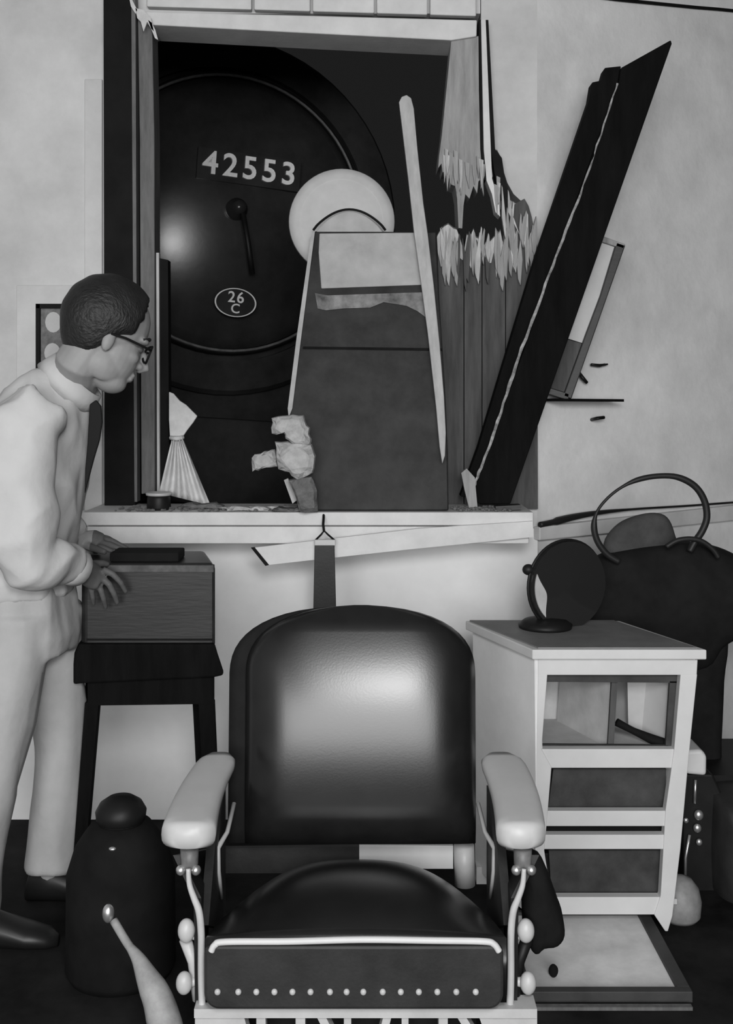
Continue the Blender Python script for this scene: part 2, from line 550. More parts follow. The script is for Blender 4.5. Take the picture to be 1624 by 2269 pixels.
MB().lathe(Lc, [(0.05, -apex + 0.01), (0.05, -apex - 0.03), (0.03, -apex - 0.05), (0.03, -apex - 0.09), (0.001, -apex - 0.095)], 20, 'Y').build('door_boss', M_LOCO, loco, smooth=True, local=True)
hd = MB()
hd.tube([Lc + Vector((0.01, -apex - 0.07, 0.01)), Lc + Vector((0.05, -apex - 0.08, -0.16)), Lc + Vector((0.08, -apex - 0.08, -0.3))], 0.013)
hd.build('door_handle', M_BLACK, loco, smooth=True, local=True)
plate = MB()
plate.box((-0.245, -0.010, -0.072), (0.245, 0.010, 0.072))
NC = Lc + Vector((0.050, -apex + sag(0.235) - 0.016, 0.192))
plate.v = [p + NC for p in plate.v]
plate = plate.build('number_plate', M_LOCO, loco, local=True)
for k, ch in enumerate('42553'):
    tm = text_mb(ch, 0.148, 0.012, 0.016)
    tm.v = [p + NC + Vector((-0.186 + 0.093 * k, -0.016, 0)) for p in tm.v]
    tm.build('digit', M_DIGIT, plate, local=True)
SCn = Lc + Vector((0.026, -apex + sag(0.41) - 0.05, -0.432))
sp = MB()
sp.lathe((0, 0, 0), [(0.001, -0.008), (0.094, -0.008), (0.096, 0.008), (0.001, 0.008)], 40, 'Y')
sp.v = [Vector((p.x, p.y, p.z * 0.68)) + SCn for p in sp.v]
sp = sp.build('shed_plate', M_LOCOD, loco, local=True)
rg = MB()
rg.lathe((0, 0, 0), [(0.092, -0.006), (0.092, -0.013), (0.0985, -0.013), (0.0985, -0.006), (0.092, -0.006)], 40, 'Y', cap=False)
rg.v = [Vector((p.x, p.y, p.z * 0.68)) + SCn for p in rg.v]
rg.build('plate_rim', M_DIGIT, sp, local=True)
for ch, dx, dz, sz in (('2', -0.021, 0.022, 0.072), ('6', 0.021, 0.022, 0.072), ('C', 0.0, -0.030, 0.062)):
    tm = text_mb(ch, sz, 0.008, 0.012)
    tm.v = [p + SCn + Vector((dx, -0.012, dz)) for p in tm.v]
    tm.build('letter', M_DIGIT, sp, local=True)
MB().box((-0.5, 0.1, 0.9), (0.5, 1.2, zc - 0.55)).build('saddle', M_LOCOD, loco, local=True, bevel=0.02)
MB().lathe(Lc + Vector((0, 0, -0.03)), [(0.001, 1.3), (0.80, 1.3), (0.80, 6.0), (0.001, 6.0)], 48, 'Y').build('boiler', M_LOCOD, loco, smooth=False, local=True)
for s in (-1, 1):
    MB().box((min(s * 0.85, s * 1.4), 2.0, 0.9), (max(s * 0.85, s * 1.4), 6.2, zc + 0.1)).build('side_tank', M_LOCOD, loco, local=True, bevel=0.03)
MB().box((-1.4, 6.2, 0.9), (1.4, 7.6, zc + 1.15)).build('cab', M_LOCOD, loco, local=True, bevel=0.05)
MB().lathe(Lc + Vector((0, 0.6, 0.8)), [(0.26, 0), (0.2, 0.08), (0.2, 0.4), (0.25, 0.46), (0.22, 0.48)], 32).build('chimney', M_LOCOD, loco, smooth=True, local=True)
MB().box((-1.25, -0.42, 0.95), (1.25, -0.36, 1.32)).build('buffer_beam', M_LOCOD, loco, local=True, bevel=0.01)
MB().box((-1.25, -0.36, 1.27), (1.25, 6.2, 1.32)).build('footplate', M_LOCOD, loco, local=True)
for s in (-1, 1):
    MB().lathe(Vector((s * 0.86, 0, 1.12)), [(0.001, -0.82), (0.2, -0.80), (0.22, -0.76), (0.07, -0.74), (0.07, -0.6), (0.13, -0.58), (0.15, -0.42), (0.001, -0.42)], 32, 'Y').build('buffer', M_LOCOD, loco, smooth=True, local=True)
for x in (0.9, 2.6, 4.3, 6.3):
    for s in (-1, 1):
        wm = MB()
        wm.lathe((0, 0, 0), [(0.001, -0.06), (0.42, -0.06), (0.45, 0.0), (0.42, 0.06), (0.001, 0.06)], 28, 'Y')
        wm.v = [Vector((p.y + s * 0.72, p.x + x, p.z + 0.45)) for p in wm.v]
        wm.build('wheel', M_LOCOD, loco, local=True)

# ------------------------------------------------------------------ wreckage in and round the window
# tall tapered panel with pale upper plate
pn = thing('tapered_casing', 'tall tapered dark sheet casing with pale upper plate standing on the counter', 'casing', P(805, 1134, 3.47))
pn.location.z = CZ
DPB, DPT = 3.44, 3.60


def pd(y):
    return DPT + (DPB - DPT) * (y - 510) / (1132 - 510)


def pp(x, y):
    return (x, y, pd(y))


MB().prism([pp(697, 512), pp(966, 514), pp(972, 640), pp(980, 760), pp(988, 900), pp(992, 1000), pp(994, 1131), pp(660, 1131), pp(655, 1090), pp(640, 1010), pp(638, 930), pp(648, 850),
            pp(665, 740), pp(682, 620)], 0, 0.035).build('body_sheet', M_PANELD, pn, bevel=0.004)
ledge = MB()
ledge.prism([pp(690, 520), pp(698, 514), pp(668, 745), pp(648, 905), pp(640, 925), pp(638, 905), pp(658, 745)], 0, 0.012)
ledge.v = [p + Vector((0, -0.010, 0)) for p in ledge.v]
ledge.build('left_flange', M_PANELL, pn)
q = MB()
q.prism([pp(708, 518), pp(922, 516), pp(936, 632), pp(712, 640), pp(706, 560)], 0, 0.008)
q.v = [p + Vector((0, -0.009, 0)) for p in q.v]
q.build('pale_plate', M_PANELL, pn, bevel=0.003)
q = MB()
lower = [pp(x, y) for x, y in [(698, 650), (726, 655), (942, 648), (945, 705), (925, 690), (900, 678), (850, 670), (820, 682), (760, 684), (722, 688), (704, 684)]]
q.prism(lower, 0, 0.006)
q.v = [p + Vector((0, -0.008, 0)) for p in q.v]
q.build('scraped_strip', mat('scraped_sheet', 0.19, 0.7, 0.2, mott=0.8, scale=14), pn)
q = MB()
arc = [(700 + 148 * k / 16, 514 - 46 * math.sin(math.pi * k / 16) ** 0.8) for k in range(17)]
q.prism([pp(x, y) for x, y in arc], 0, 0.03)
q.build('arched_cap', M_PANELL, pn, bevel=0.003)
q = MB()
arc2 = [(694 + 160 * k / 20, 510 - 46 * math.sin(math.pi * k / 20) ** 0.8) for k in range(21)]
q.tube([P(x, y, pd(y) - 0.006) for x, y in arc2], 0.004, 8)
q.build('cap_edge', M_FRAMEBLK, pn, smooth=True)
q = MB()
q.prism([pp(672, 768), pp(980, 772), pp(980, 777), pp(671, 773)], 0, 0.004)
q.v = [p + Vector((0, -0.004, 0)) for p in q.v]
q.build('seam', M_MATBLACK, pn)
# bolt heads and a small pale maker's tab near the foot
MB().prism([pp(806, 1078), pp(838, 1076), pp(838, 1090), pp(808, 1092)], 0, 0.006).build('pale_tab', M_PANELL, pn)
q = pn.children[-1]
for v in q.data.vertices:
    v.co.y -= 0.008

# round white disc
dsc = thing('round_disc', 'large round off-white disc showing above the tapered dark casing', 'disc', P(757, 600, 3.68))
ct0 = P(757, 490, 3.68)
MB().lathe(ct0, [(0.001, -0.018), (0.10, -0.016), (0.155, -0.006), (0.176, 0.004), (0.180, 0.02), (0.001, 0.024)], 56, 'Y').build('face', M_DISC, dsc, smooth=True)
q = MB()
q.lathe(ct0, [(0.136, -0.006), (0.139, -0.0105), (0.142, -0.006)], 56, 'Y', cap=False)
q.build('rim_bead', M_DISC, dsc, smooth=True)
dsc.location.z = ct0.z - 0.18
for c_ in dsc.children:
    for v in c_.data.vertices:
        v.co.z += (P(757, 600, 3.68).z - dsc.location.z)

# the pale lath leaning in front
lp = [(884, 226), (890, 214), (901, 210), (911, 217), (917, 240), (925, 330), (938, 450), (948, 520), (962, 640), (974, 760), (984, 880), (988, 960), (986, 1010), (980, 1028), (974, 990),
      (966, 900), (948, 740), (932, 620), (918, 520), (905, 400), (893, 300)]
MB().prism([(x, y, 3.52 - (y - 600) * 0.00022) for x, y in lp], 3.5, 0.02).build('leaning_lath', M_STICK, bevel=0.003)
tag(COL.objects['leaning_lath'], 'long pale pointed lath leaning upright against the tapered casing', 'lath')

# the big fallen beam
bm_ = thing('fallen_beam', 'huge dark rebated beam leaning to the right across the smashed window', 'beam', P(1095, 1120, 3.55))
bm_.location.z = CZ
MB().prism([(1487, 88), (1489, 96), (1131, 1117), (1062, 1117), (1046, 1100), (1372, 178), (1376, 150)], 3.52, 0.055).build('wide_face', M_DWOOD2, bm_, bevel=0.004)
MB().prism([(1340, 150), (1376, 146), (1372, 182), (1046, 1104), (1020, 1100), (1060, 990), (1190, 560), (1306, 220), (1312, 182), (1332, 178)], 3.545, 0.06).build('rebate', M_DWOOD2, bm_, bevel=0.003)
q = smooth_path([(1368, 185), (1300, 390), (1224, 590), (1150, 790), (1085, 985), (1046, 1085)], 10)
tb = MB()
rings = []
tb.tube([P(x + random.uniform(-1.5, 1.5), y, 3.522) for x, y in q], [random.choice((0.0012, 0.002, 0.0028)) + 0.0026 * min(1, k / 26) + random.uniform(0, 0.0012) for k in range(len(q))], 6)
tb.build('bare_edge', M_EDGE, bm_)

MB().prism([(1022, 1050), (1034, 1040), (1052, 1060), (1058, 1128), (1040, 1131), (1030, 1090)], 3.5, 0.03).build('broken_stub', M_JAMB)
o = COL.objects['broken_stub']
o.location.z = CZ
tag(o, 'small broken wooden stub at the foot of the big dark beam', 'wood stub')
MB().prism([(1098, 1123), (1154, 1120), (1156, 1130), (1100, 1133)], 3.46, 0.05).build('wood_scrap', M_DWOOD)
o = COL.objects['wood_scrap']
o.location.z = CZ
tag(o, 'flat dark scrap of wood lying on the counter right of the beam', 'wood scrap')

# broken board hanging below the counter
lb = thing('loose_board', 'long white board hanging aslant under the counter behind the strop', 'board', P(590, 1253, 3.40))
MB().prism([(560, 1214, 3.38), (930, 1171, 3.40), (1180, 1155, 3.405), (1182, 1190, 3.405), (900, 1218, 3.40), (592, 1252, 3.38)], 3.4, 0.012).build('plank_face', M_TRIMW, lb)
MB().prism([(556, 1214, 3.377), (564, 1213, 3.377), (596, 1252, 3.377), (588, 1254, 3.377)], 3.4, 0.012).build('broken_end', M_FRAMEBLK, lb)

# razor strop on its cord
st = thing('razor_strop', 'dark leather razor strop hanging by a hook from the counter edge', 'strop', P(720, 1350, 3.36))
MB().prism([(697, 1208), (741, 1208), (746, 1400), (693, 1400)], 3.355, 0.006).build('strap', M_LEATHERD, st, bevel=0.002)
MB().prism([(697, 1196), (743, 1196), (743, 1209), (697, 1209)], 3.352, 0.012).build('metal_clip', M_PALEMET, st, bevel=0.002)
q = MB()
q.tube([P(699, 1197, 3.358), P(712, 1184, 3.36), P(718, 1176, 3.36), P(726, 1184, 3.36), P(741, 1197, 3.358)], 0.003, 8)
q.tube([P(718, 1178, 3.36), P(716, 1162, 3.375), P(717, 1148, 3.40), P(717, 1140, 3.425)], 0.004, 8)
q.build('cord', M_FRAMEBLK, st, smooth=True)


def lump(name, pts, d, t, m, label, cat, group=None, seed=0, z=None):
    mb = MB()
    random.seed(seed)
    pts2 = []
    for i in range(len(pts)):                          # roughen the outline
        a, b = pts[i], pts[(i + 1) % len(pts)]
        for k in range(3):
            u = k / 3
            pts2.append((a[0] + (b[0] - a[0]) * u + random.uniform(-2, 2), a[1] + (b[1] - a[1]) * u + random.uniform(-2, 2)))
    c = (sum(p[0] for p in pts2) / len(pts2), sum(p[1] for p in pts2) / len(pts2))
    rings = []
    for s, y in ((0.72, -0.5), (0.95, -0.32), (1.0, 0.0), (0.95, 0.3), (0.7, 0.5)):
        rings.append([P(c[0] + (p[0] - c[0]) * s, c[1] + (p[1] - c[1]) * s, d) + Vector((0, t * y + random.uniform(-.006, .006), 0)) for p in pts2])
    mb.loft(rings)
    o = mb.build(name, m)
    if z is not None:
        o.location.z = z
    return tag(o, label, cat, group)


lump('plaster_lump', [(603, 925), (640, 919), (672, 922), (686, 950), (690, 985), (660, 990), (632, 972), (630, 958), (612, 962), (602, 960)], 3.40, 0.07, M_RUBBLE, 'topmost pale lump of broken plaster left of the tapered casing', 'plaster lump', 'broken plaster by the casing', 1)
lump('plaster_lump', [(556, 1012), (586, 1000), (610, 996), (614, 1020), (616, 1032), (580, 1040), (558, 1044)], 3.40, 0.06, M_RUBBLE, 'pale plaster lump sticking out furthest left of the casing', 'plaster lump', 'broken plaster by the casing', 2)
lump('plaster_lump', [(610, 978), (650, 980), (690, 984), (700, 1010), (694, 1050), (660, 1062), (640, 1048), (616, 1040), (612, 1010)], 3.39, 0.08, M_RUBBLE, 'biggest squarish pale plaster lump, middle of its stack', 'plaster lump', 'broken plaster by the casing', 3)
lump('plaster_lump', [(640, 1062), (690, 1050), (706, 1085), (704, 1132), (664, 1133), (655, 1100)], 3.40, 0.07, M_RUBBLED, 'darker dirty plaster lump at the bottom of the stack', 'plaster lump', 'broken plaster by the casing', 4, CZ)
MB().prism([(629, 1064), (638, 1060), (658, 1108), (648, 1116)], 3.44, 0.02).build('lath_stub', M_STICK)
tag(COL.objects['lath_stub'], 'short pale lath stub leaning under the plaster lumps', 'lath')
# flat debris on the sill
random.seed(9)
for k, (a, b, y, h, m, lab) in enumerate([
        (392, 500, 1126, 14, M_RUBBLED, 'low dark heap of rubble on the sill under the torn curtain'),
        (478, 668, 1121, 8, M_STICK, 'long pale split lath lying flat on the sill'),
        (500, 600, 1132, 10, M_RUBBLE, 'flat pale plaster flake at the front of the sill'),
        (600, 680, 1131, 9, M_RUBBLED, 'flat dark plaster flake beside the tapered casing')]):
    pts = [(a, y - h * 0.3), (a + (b - a) * 0.2, y - h), (a + (b - a) * 0.55, y - h * 0.7), (a + (b - a) * 0.8, y - h * 0.95), (b, y - h * 0.4), (b - 3, y), (a + 4, y)]
    lump('sill_debris', pts, 3.53 - 0.03 * k, 0.06, m, lab, 'debris', 'debris on the sill', 20 + k, CZ)
# dusty streaks of loose crumbs on the counter: uncountable
cr = MB()
for k in range(260):
    x, y = random.choice((random.uniform(xl + 0.1, -0.25), random.uniform(0.275, xr2 - 0.06))), random.uniform(3.43, 3.56)
    s = random.uniform(0.003, 0.009)
    cr.ell((x, y, CZ + s * 0.62), (s, s * 0.8, s * 0.6), nu=5, nv=4)
cr.build('plaster_crumbs', M_RUBBLED)
tag(COL.objects['plaster_crumbs'], 'loose plaster crumbs scattered along the counter', 'crumbs', kind='stuff')

# torn curtain tied in the middle
cu = thing('torn_curtain', 'pale cloth curtain gathered at its waist beside the window post', 'curtain', P(410, 1112, 3.58))
cu.location.z = CZ


def cloth(top, bot, d, folds, amp, n=40, m=10):
    mb = MB()
    g = []
    for j in range(m + 1):
        v = j / m
        for i in range(n + 1):
            u = i / n
            x = (top[0] + (top[2] - top[0]) * u) * (1 - v) + (bot[0] + (bot[2] - bot[0]) * u) * v
            y = (top[1] + (top[3] - top[1]) * u) * (1 - v) + (bot[1] + (bot[3] - bot[1]) * u) * v
            g.append(P(x, y, d + amp * math.sin(u * folds * 6.283 + 1.3 * v) + amp * 0.4 * math.sin(u * 17 + v * 5)))
    w = n + 1
    k = len(g)
    vs = g + [p + Vector((0, 0.006, 0)) for p in g]
    fs = []
    for j in range(m):
        for i in range(n):
            a = j * w + i
            fs.append((a, a + 1, a + w + 1, a + w))
            fs.append((k + a, k + a + w, k + a + w + 1, k + a + 1))
    for i in range(n):
        fs.append((i, k + i, k + i + 1, i + 1))
        b = m * w + i
        fs.append((b, b + 1, k + b + 1, k + b))
    for j in range(m):
        a = j * w
        fs.append((a, a + w, k + a + w, k + a))
        b = j * w + n
        fs.append((b, k + b, k + b + w, k + b + w))
    return mb.add(vs, fs)


MB()
q = MB()
q.prism([(374, 868), (384, 872), (398, 888), (412, 897), (437, 922), (428, 936), (414, 954), (406, 966), (400, 976), (380, 976), (376, 965), (374, 930)], 3.56, 0.012)
q.build('upper_flap', M_CLOTHW, cu, bevel=0.003)
cloth((382, 966, 402, 966), (352, 1092, 466, 1120), 3.545, 4, 0.010).build('gathered_skirt', M_CLOTHW, cu, smooth=True)
MB().tube([P(378, 970, 3.545), P(392, 972, 3.53), P(406, 969, 3.545)], 0.007, 8).build('tie_band', M_CLOTHW, cu, smooth=True)

# jar with a bright rim
jr = thing('shaving_jar', 'squat dark jar with a pale rim at the foot of the window post', 'jar', P(352, 1128, 3.50))
jr.location.z = CZ
jc = Vector((P(352, 0, 3.50).x, 3.50, CZ))
jh = 0.046
MB().lathe(jc, [(0.001, 0), (0.036, 0), (0.038, 0.008), (0.037, jh * 0.8), (0.034, jh), (0.001, jh)], 28).build('body', M_BLACK, jr, smooth=True)
MB().lathe(jc, [(0.033, jh - 0.002), (0.040, jh), (0.042, jh + 0.007), (0.036, jh + 0.010), (0.030, jh + 0.004)], 28).build('pale_rim', M_PALEMET, jr, smooth=True)

# frayed rag at the upper left corner
rg = MB()
for (pts) in ([(300, 18), (318, 22), (334, 40), (341, 70), (334, 62), (326, 48), (318, 70), (312, 48), (304, 40)], [(328, 44), (336, 50), (344, 66), (350, 88), (343, 84), (336, 66)],
              [(286, -6), (292, -2), (304, 22), (300, 30), (290, 14)]):
    rg.prism(pts, W - 0.095, 0.008)
rg.build('frayed_rag', M_CLOTHW)
tag(COL.objects['frayed_rag'], 'little frayed white rag hanging at the window top left corner', 'rag')

# ------------------------------------------------------------------ on the right wall
mr = thing('wall_mirror', 'narrow framed mirror hanging askew on the right wall behind the beam', 'mirror', P(1240, 880, 3.66))
MB().prism([(1310, 520), (1372, 540), (1330, 665), (1296, 762), (1210, 735), (1240, 660)], 3.66, 0.02).build('pale_glass', M_MIRRORL, mr)
MB().prism([(1209, 738), (1297, 764), (1258, 872), (1160, 842)], 3.66, 0.022).build('dark_lower_panel', M_STUMP, mr)
MB().prism([(1366, 536), (1386, 543), (1266, 884), (1248, 878), (1298, 740), (1330, 655)], 3.645, 0.035).build('frame_rail', M_DWOOD, mr, bevel=0.003)
MB().prism([(1160, 840), (1262, 872), (1260, 888), (1156, 856)], 3.645, 0.035).build('frame_rail', M_DWOOD, mr, bevel=0.003)
MB().prism([(1300, 510), (1386, 541), (1382, 552), (1298, 524)], 3.645, 0.035).build('frame_rail', M_JAMB, mr, bevel=0.003)

sh = thing('wall_shelf', 'thin dark shelf on the right wall below the askew mirror', 'shelf', on_right(1270, 893, 0.05))
q = MB()
s0, s1 = on_right(1200, 889, 0.0), on_right(1334, 890, 0.0)
w3 = Vector((WR_N.x, WR_N.y, 0))
fr = [s0, s0 + w3 * 0.10, s1 + w3 * 0.10, s1]
q.slab(fr, [p + Vector((0, 0, 0.009)) for p in fr])
q.build('shelf_board', M_DWOOD2, sh)
q = MB()
q.tube([on_right(1310, 930, 0.0), on_right(1322, 927, 0.05), on_right(1338, 925, 0.05)], 0.006, 8)
q.build('bracket', M_BLACK, sh, smooth=True)
q = MB()
q.tube([on_right(1310, 808, 0.02), on_right(1328, 810, 0.022), on_right(1346, 807, 0.02)], [0.005, 0.006, 0.003], 8)
q.tube([on_right(1340, 808, 0.001), on_right(1328, 810, 0.022)], 0.005, 8)
q.build('wall_hook', M_BLACK, smooth=True)
tag(COL.objects['wall_hook'], 'small dark hook on the right wall, upper of two by the mirror', 'hook')
q = MB()
q.tube([on_right(1280, 822, 0.0), on_right(1290, 836, 0.03), on_right(1300, 848, 0.03)], [0.006, 0.007, 0.006], 8)
q.build('wall_peg', M_BLACK, smooth=True)
tag(COL.objects['wall_peg'], 'short slanting dark peg at the mirror frame edge', 'peg')

# wire along the top of the right wall, cable on the dado
q = MB()
q.tube([on_right(x, y, 0.008) for x, y in [(1330, -6), (1370, -1), (1420, 4), (1480, 10), (1540, 16), (1590, 20), (1660, 27)]], 0.006, 8)
q.build('picture_wire', M_FRAMEBLK, smooth=True)
tag(COL.objects['picture_wire'], 'thin dark wire sagging along the top of the right wall', 'wire')
q = MB()
pth = smooth_path([(1196, 1163), (1225, 1157), (1260, 1148), (1300, 1140), (1350, 1133), (1420, 1127), (1520, 1121), (1640, 1112), (1700, 1107)], 4)
q.tube([on_right(x, y, 0.028) for x, y in pth], [0.010 if x < 1230 else max(0.004, 0.014 - (x - 1230) * 0.00006) for x, y in pth], 8, flat=1)
q.build('wall_cable', M_RUBBER, smooth=True)
tag(COL.objects['wall_cable'], 'dark cable running along the dado of the right wall behind the hoop', 'cable')

# framed picture behind the man's head
pic = thing('framed_picture', 'dark framed picture of pale roundels on the wall behind the man', 'picture', P(150, 850, W - 0.02))
px0, px1, py0, py1 = 79, 236, 673, 838
MB().prism([(px0, py0), (px1, py0), (px1, py1), (px0, py1)], W - 0.022, 0.008).build('print', M_PICT, pic)
for a in ([(px0, py0), (px1, py0), (px1, py0 + 10), (px0, py0 + 10)], [(px0, py1 - 10), (px1, py1 - 10), (px1, py1), (px0, py1)],
          [(px0, py0), (px0 + 9, py0), (px0 + 9, py1), (px0, py1)], [(px1 - 9, py0), (px1, py0), (px1, py1), (px1 - 9, py1)]):
    MB().prism(a, W - 0.034, 0.02).build('frame_rail', M_FRAMEBLK, pic)
for (x, y, r1, r2) in ((118, 714, 18, 23), (116, 782, 18, 22), (180, 716, 18, 22), (180, 782, 18, 22)):
    MB().prism([(x + r1 * math.cos(k * 0.3927), y + r2 * math.sin(k * 0.3927)) for k in range(16)], W - 0.0245, 0.003).build('roundel', M_DISC, pic)

# ------------------------------------------------------------------ the chest on its stand (left)
cd = 3.0
cz1 = P(0, 1249, cd).z
cz0 = P(0, 1440, cd).z
cxl, cxr = P(181, 0, cd).x, P(478, 0, cd).x
ch = thing('wooden_chest', 'dark wooden chest on a splay-legged stand under the man\'s hands', 'chest', ((cxl + cxr) / 2, cd + 0.16, 0))
CS = Vector((-0.065, 0.26, 0))                        # its sides run back to the left, like the cabinet's


def chest_slab(pts, dy, back):
    fr = [P(x, y, cd) + Vector((0, dy, 0)) for x, y in pts]
    return MB().slab(fr, [p + back for p in fr])


chest_slab([(181, 1249), (478, 1249), (478, 1440), (181, 1440)], 0, CS).build('body', M_DWOOD, ch, bevel=0.016, seg=4)
chest_slab([(186, 1252), (474, 1252), (474, 1268), (186, 1268)], -0.004, Vector((0, 0.02, 0))).build('edge_highlight', mat('wood_edge_highlight', 0.085, 0.6, 0.3, mott=0.6, scale=18), ch, bevel=0.002)  # paler strip painting the sheen along the chest's front edge
chest_slab([(192, 1415), (470, 1415), (470, 1419), (192, 1419)], -0.003, Vector((0, 0.02, 0))).build('joint_line', M_MATBLACK, ch)
chest_slab([(178, 1424), (478, 1424), (484, 1445), (497, 1484), (497, 1494), (478, 1498), (184, 1512), (166, 1514), (166, 1470), (168, 1446)], -0.015, CS * 1.1).build('base_moulding', M_DWOOD2, ch, bevel=0.006)
chest_slab([(192, 1505), (474, 1492), (474, 1562), (192, 1566)], 0.01, CS * 0.98).build('apron', M_DWOOD2, ch)
for (x0_, x1_, b0_, b1_) in ((188, 218, 152, 178), (441, 474, 466, 494)):
    for dd in (0.05, 0.88):
        a, b, e, f_ = P(x0_, 1560, cd), P(x1_, 1560, cd), P(b1_, 2028, cd), P(b0_, 2028, cd)
        q = MB()
        e.z = f_.z = 0.0
        fr = [p + CS * dd for p in (a, b, e, f_)]
        q.slab(fr, [p + Vector((0, 0.032, 0)) for p in fr])
        q.build('leg', M_DWOOD2, ch)
bk = MB()
bx0, bx1 = P(252, 0, 3.08).x, P(405, 0, 3.1).x
bk.box((bx0, 3.03, cz1), (bx1, 3.135, cz1 + 0.026))
bk.build('flat_case', M_MATBLACK, bevel=0.004)
tag(COL.objects['flat_case'], 'flat black case lying on top of the wooden chest', 'case')

# ------------------------------------------------------------------ the man
man = thing('man', 'man in white jacket and pale trousers leaning to look at the locomotive', 'person', (P(90, 0, 2.95).x, 2.95, 0))
HS = 1.12
th, ph = R(22), R(27)
Fv = Vector((math.cos(th) * math.cos(ph), math.cos(th) * math.sin(ph), -math.sin(th)))
Uv = Vector((math.sin(th) * math.cos(ph), math.sin(th) * math.sin(ph), math.cos(th)))
Sv = Uv.cross(Fv)                                    # towards his left (away from the lens)
HC = P(234, 742, 2.90)
AX = (Fv * HS, Sv * HS, Uv * HS)


def hp(f, s, u):
    return HC + AX[0] * f + AX[1] * s + AX[2] * u


body = MB()
# head: skull, face, jaw, brow, nose, lips, ears
body.ell(hp(-0.004, 0, 0.034), (0.098, 0.076, 0.094), AX, 28, 18)
body.ell(hp(0.036, 0, -0.035), (0.060, 0.060, 0.082), AX, 24, 16)
body.ell(hp(0.048, 0, -0.096), (0.042, 0.042, 0.030), AX, 20, 12)
for s in (-1, 1):
    body.ell(hp(0.018, s * 0.036, -0.064), (0.046, 0.022, 0.044), AX, 16, 10)
    body.ell(hp(0.058, s * 0.034, -0.030), (0.030, 0.022, 0.020), AX, 14, 10)
    body.ell(hp(0.078, s * 0.026, 0.016), (0.020, 0.026, 0.010), AX, 14, 8)
    body.ell(hp(-0.004, s * 0.072, -0.018), (0.015, 0.010, 0.028), AX, 14, 10)
body.tube([hp(0.086, 0, 0.010), hp(0.104, 0, -0.018), hp(0.117, 0, -0.038), hp(0.100, 0, -0.046)], [0.010 * HS, 0.012 * HS, 0.013 * HS, 0.012 * HS], 10)
for s in (-1, 1):
    body.ell(hp(0.098, s * 0.012, -0.040), (0.012, 0.009, 0.009), AX, 10, 8)
body.ell(hp(0.092, 0, -0.066), (0.010, 0.024, 0.006), AX, 12, 8)
body.ell(hp(0.090, 0, -0.077), (0.010, 0.022, 0.007), AX, 12, 8)
# neck, trunk, arms and legs under the clothes: one continuous body
body.tube([hp(-0.02, 0, -0.03), hp(-0.035, 0, -0.085), P(168, 838, 2.93), P(118, 890, 2.95)], [0.062, 0.060, 0.064, 0.085], 18)


def ering(px, py, d, hw, hd, n=24, tilt=0.0):
    c = P(px, py, d)
    w = hw * d / F
    return [c + Vector((w * math.cos(a), hd * math.sin(a), tilt * w * math.cos(a))) for a in [2 * math.pi * k / n for k in range(n)]]


body.loft([ering(120, 868, 2.95, 52, 0.10), ering(92, 930, 2.95, 92, 0.17), ering(80, 1050, 2.95, 92, 0.16), ering(66, 1180, 2.95, 84, 0.14), ering(62, 1300, 2.95, 80, 0.14), ering(66, 1400, 2.95, 84, 0.15)])
body.tube([P(85, 930, 2.80), P(48, 1090, 2.71), P(62, 1246, 2.70), P(168, 1258, 2.86)], [0.055, 0.046, 0.042, 0.030], 14)
body.tube([P(110, 930, 3.08), P(110, 1060, 3.18), P(118, 1158, 3.18), P(172, 1199, 3.16)], [0.055, 0.046, 0.042, 0.030], 14)
body.tube([P(48, 1360, 2.87), P(28, 1600, 2.84), P(-10, 1750, 2.84), P(-48, 2030, 2.84)], [0.085, 0.060, 0.052, 0.036], 14)
body.tube([P(108, 1360, 3.03), P(130, 1560, 3.06), P(126, 1720, 3.08), P(112, 1960, 3.10)], [0.085, 0.060, 0.052, 0.036], 14)


def finger(pts, r):
    body.tube([P(*p) for p in pts], [r, r * 0.95, r * 0.88, r * 0.7][:len(pts)], 10)


# near (right) hand, laid on the front corner of the chest
hd_ = 2.925
body.tube([P(166, 1257, 2.86), P(184, 1266, 2.90), P(205, 1276, 2.935), P(222, 1286, 2.945)], [0.029, 0.034, 0.038, 0.030], 14, flat=0.55)
finger([(228, 1262, 2.945), (250, 1272, 2.942), (268, 1291, 2.950), (280, 1313, 2.968)], 0.0094)
finger([(224, 1278, 2.945), (242, 1295, 2.938), (253, 1316, 2.948), (261, 1338, 2.968)], 0.0098)
finger([(213, 1288, 2.945), (224, 1308, 2.938), (230, 1328, 2.948), (235, 1347, 2.968)], 0.0092)
finger([(198, 1290, 2.94), (203, 1308, 2.938), (206, 1324, 2.948), (208, 1339, 2.966)], 0.0082)
finger([(188, 1258, 2.93), (206, 1250, 2.955), (226, 1248, 2.975), (240, 1251, 2.99)], 0.0115)
# far (left) hand, flat on the lid
body.tube([P(166, 1200, 3.15), P(188, 1201, 3.17), P(208, 1201, 3.18), P(226, 1205, 3.185)], [0.029, 0.033, 0.036, 0.030], 14, flat=0.8)
finger([(222, 1190, 3.21), (240, 1194, 3.22), (258, 1205, 3.225), (272, 1213, 3.225)], 0.0105)
finger([(228, 1196, 3.185), (248, 1199, 3.195), (268, 1210, 3.195), (284, 1217, 3.195)], 0.0108)
finger([(226, 1204, 3.165), (244, 1207, 3.165), (262, 1214, 3.165), (276, 1219, 3.165)], 0.0100)
finger([(216, 1211, 3.15), (230, 1214, 3.145), (242, 1219, 3.145), (252, 1222, 3.145)], 0.0088)
finger([(190, 1208, 3.15), (206, 1214, 3.13), (222, 1220, 3.12), (234, 1224, 3.11)], 0.0115)
bo = body.build('body', [M_SKIN, M_SKIND], man, smooth=True, remesh=0.0038, relax=5)
for p in bo.data.polygons:
    c = p.center + wl(man)
    if c.z < P(0, 1180, 3.0).z and c.x > P(150, 0, 2.9).x:
        p.material_index = 1

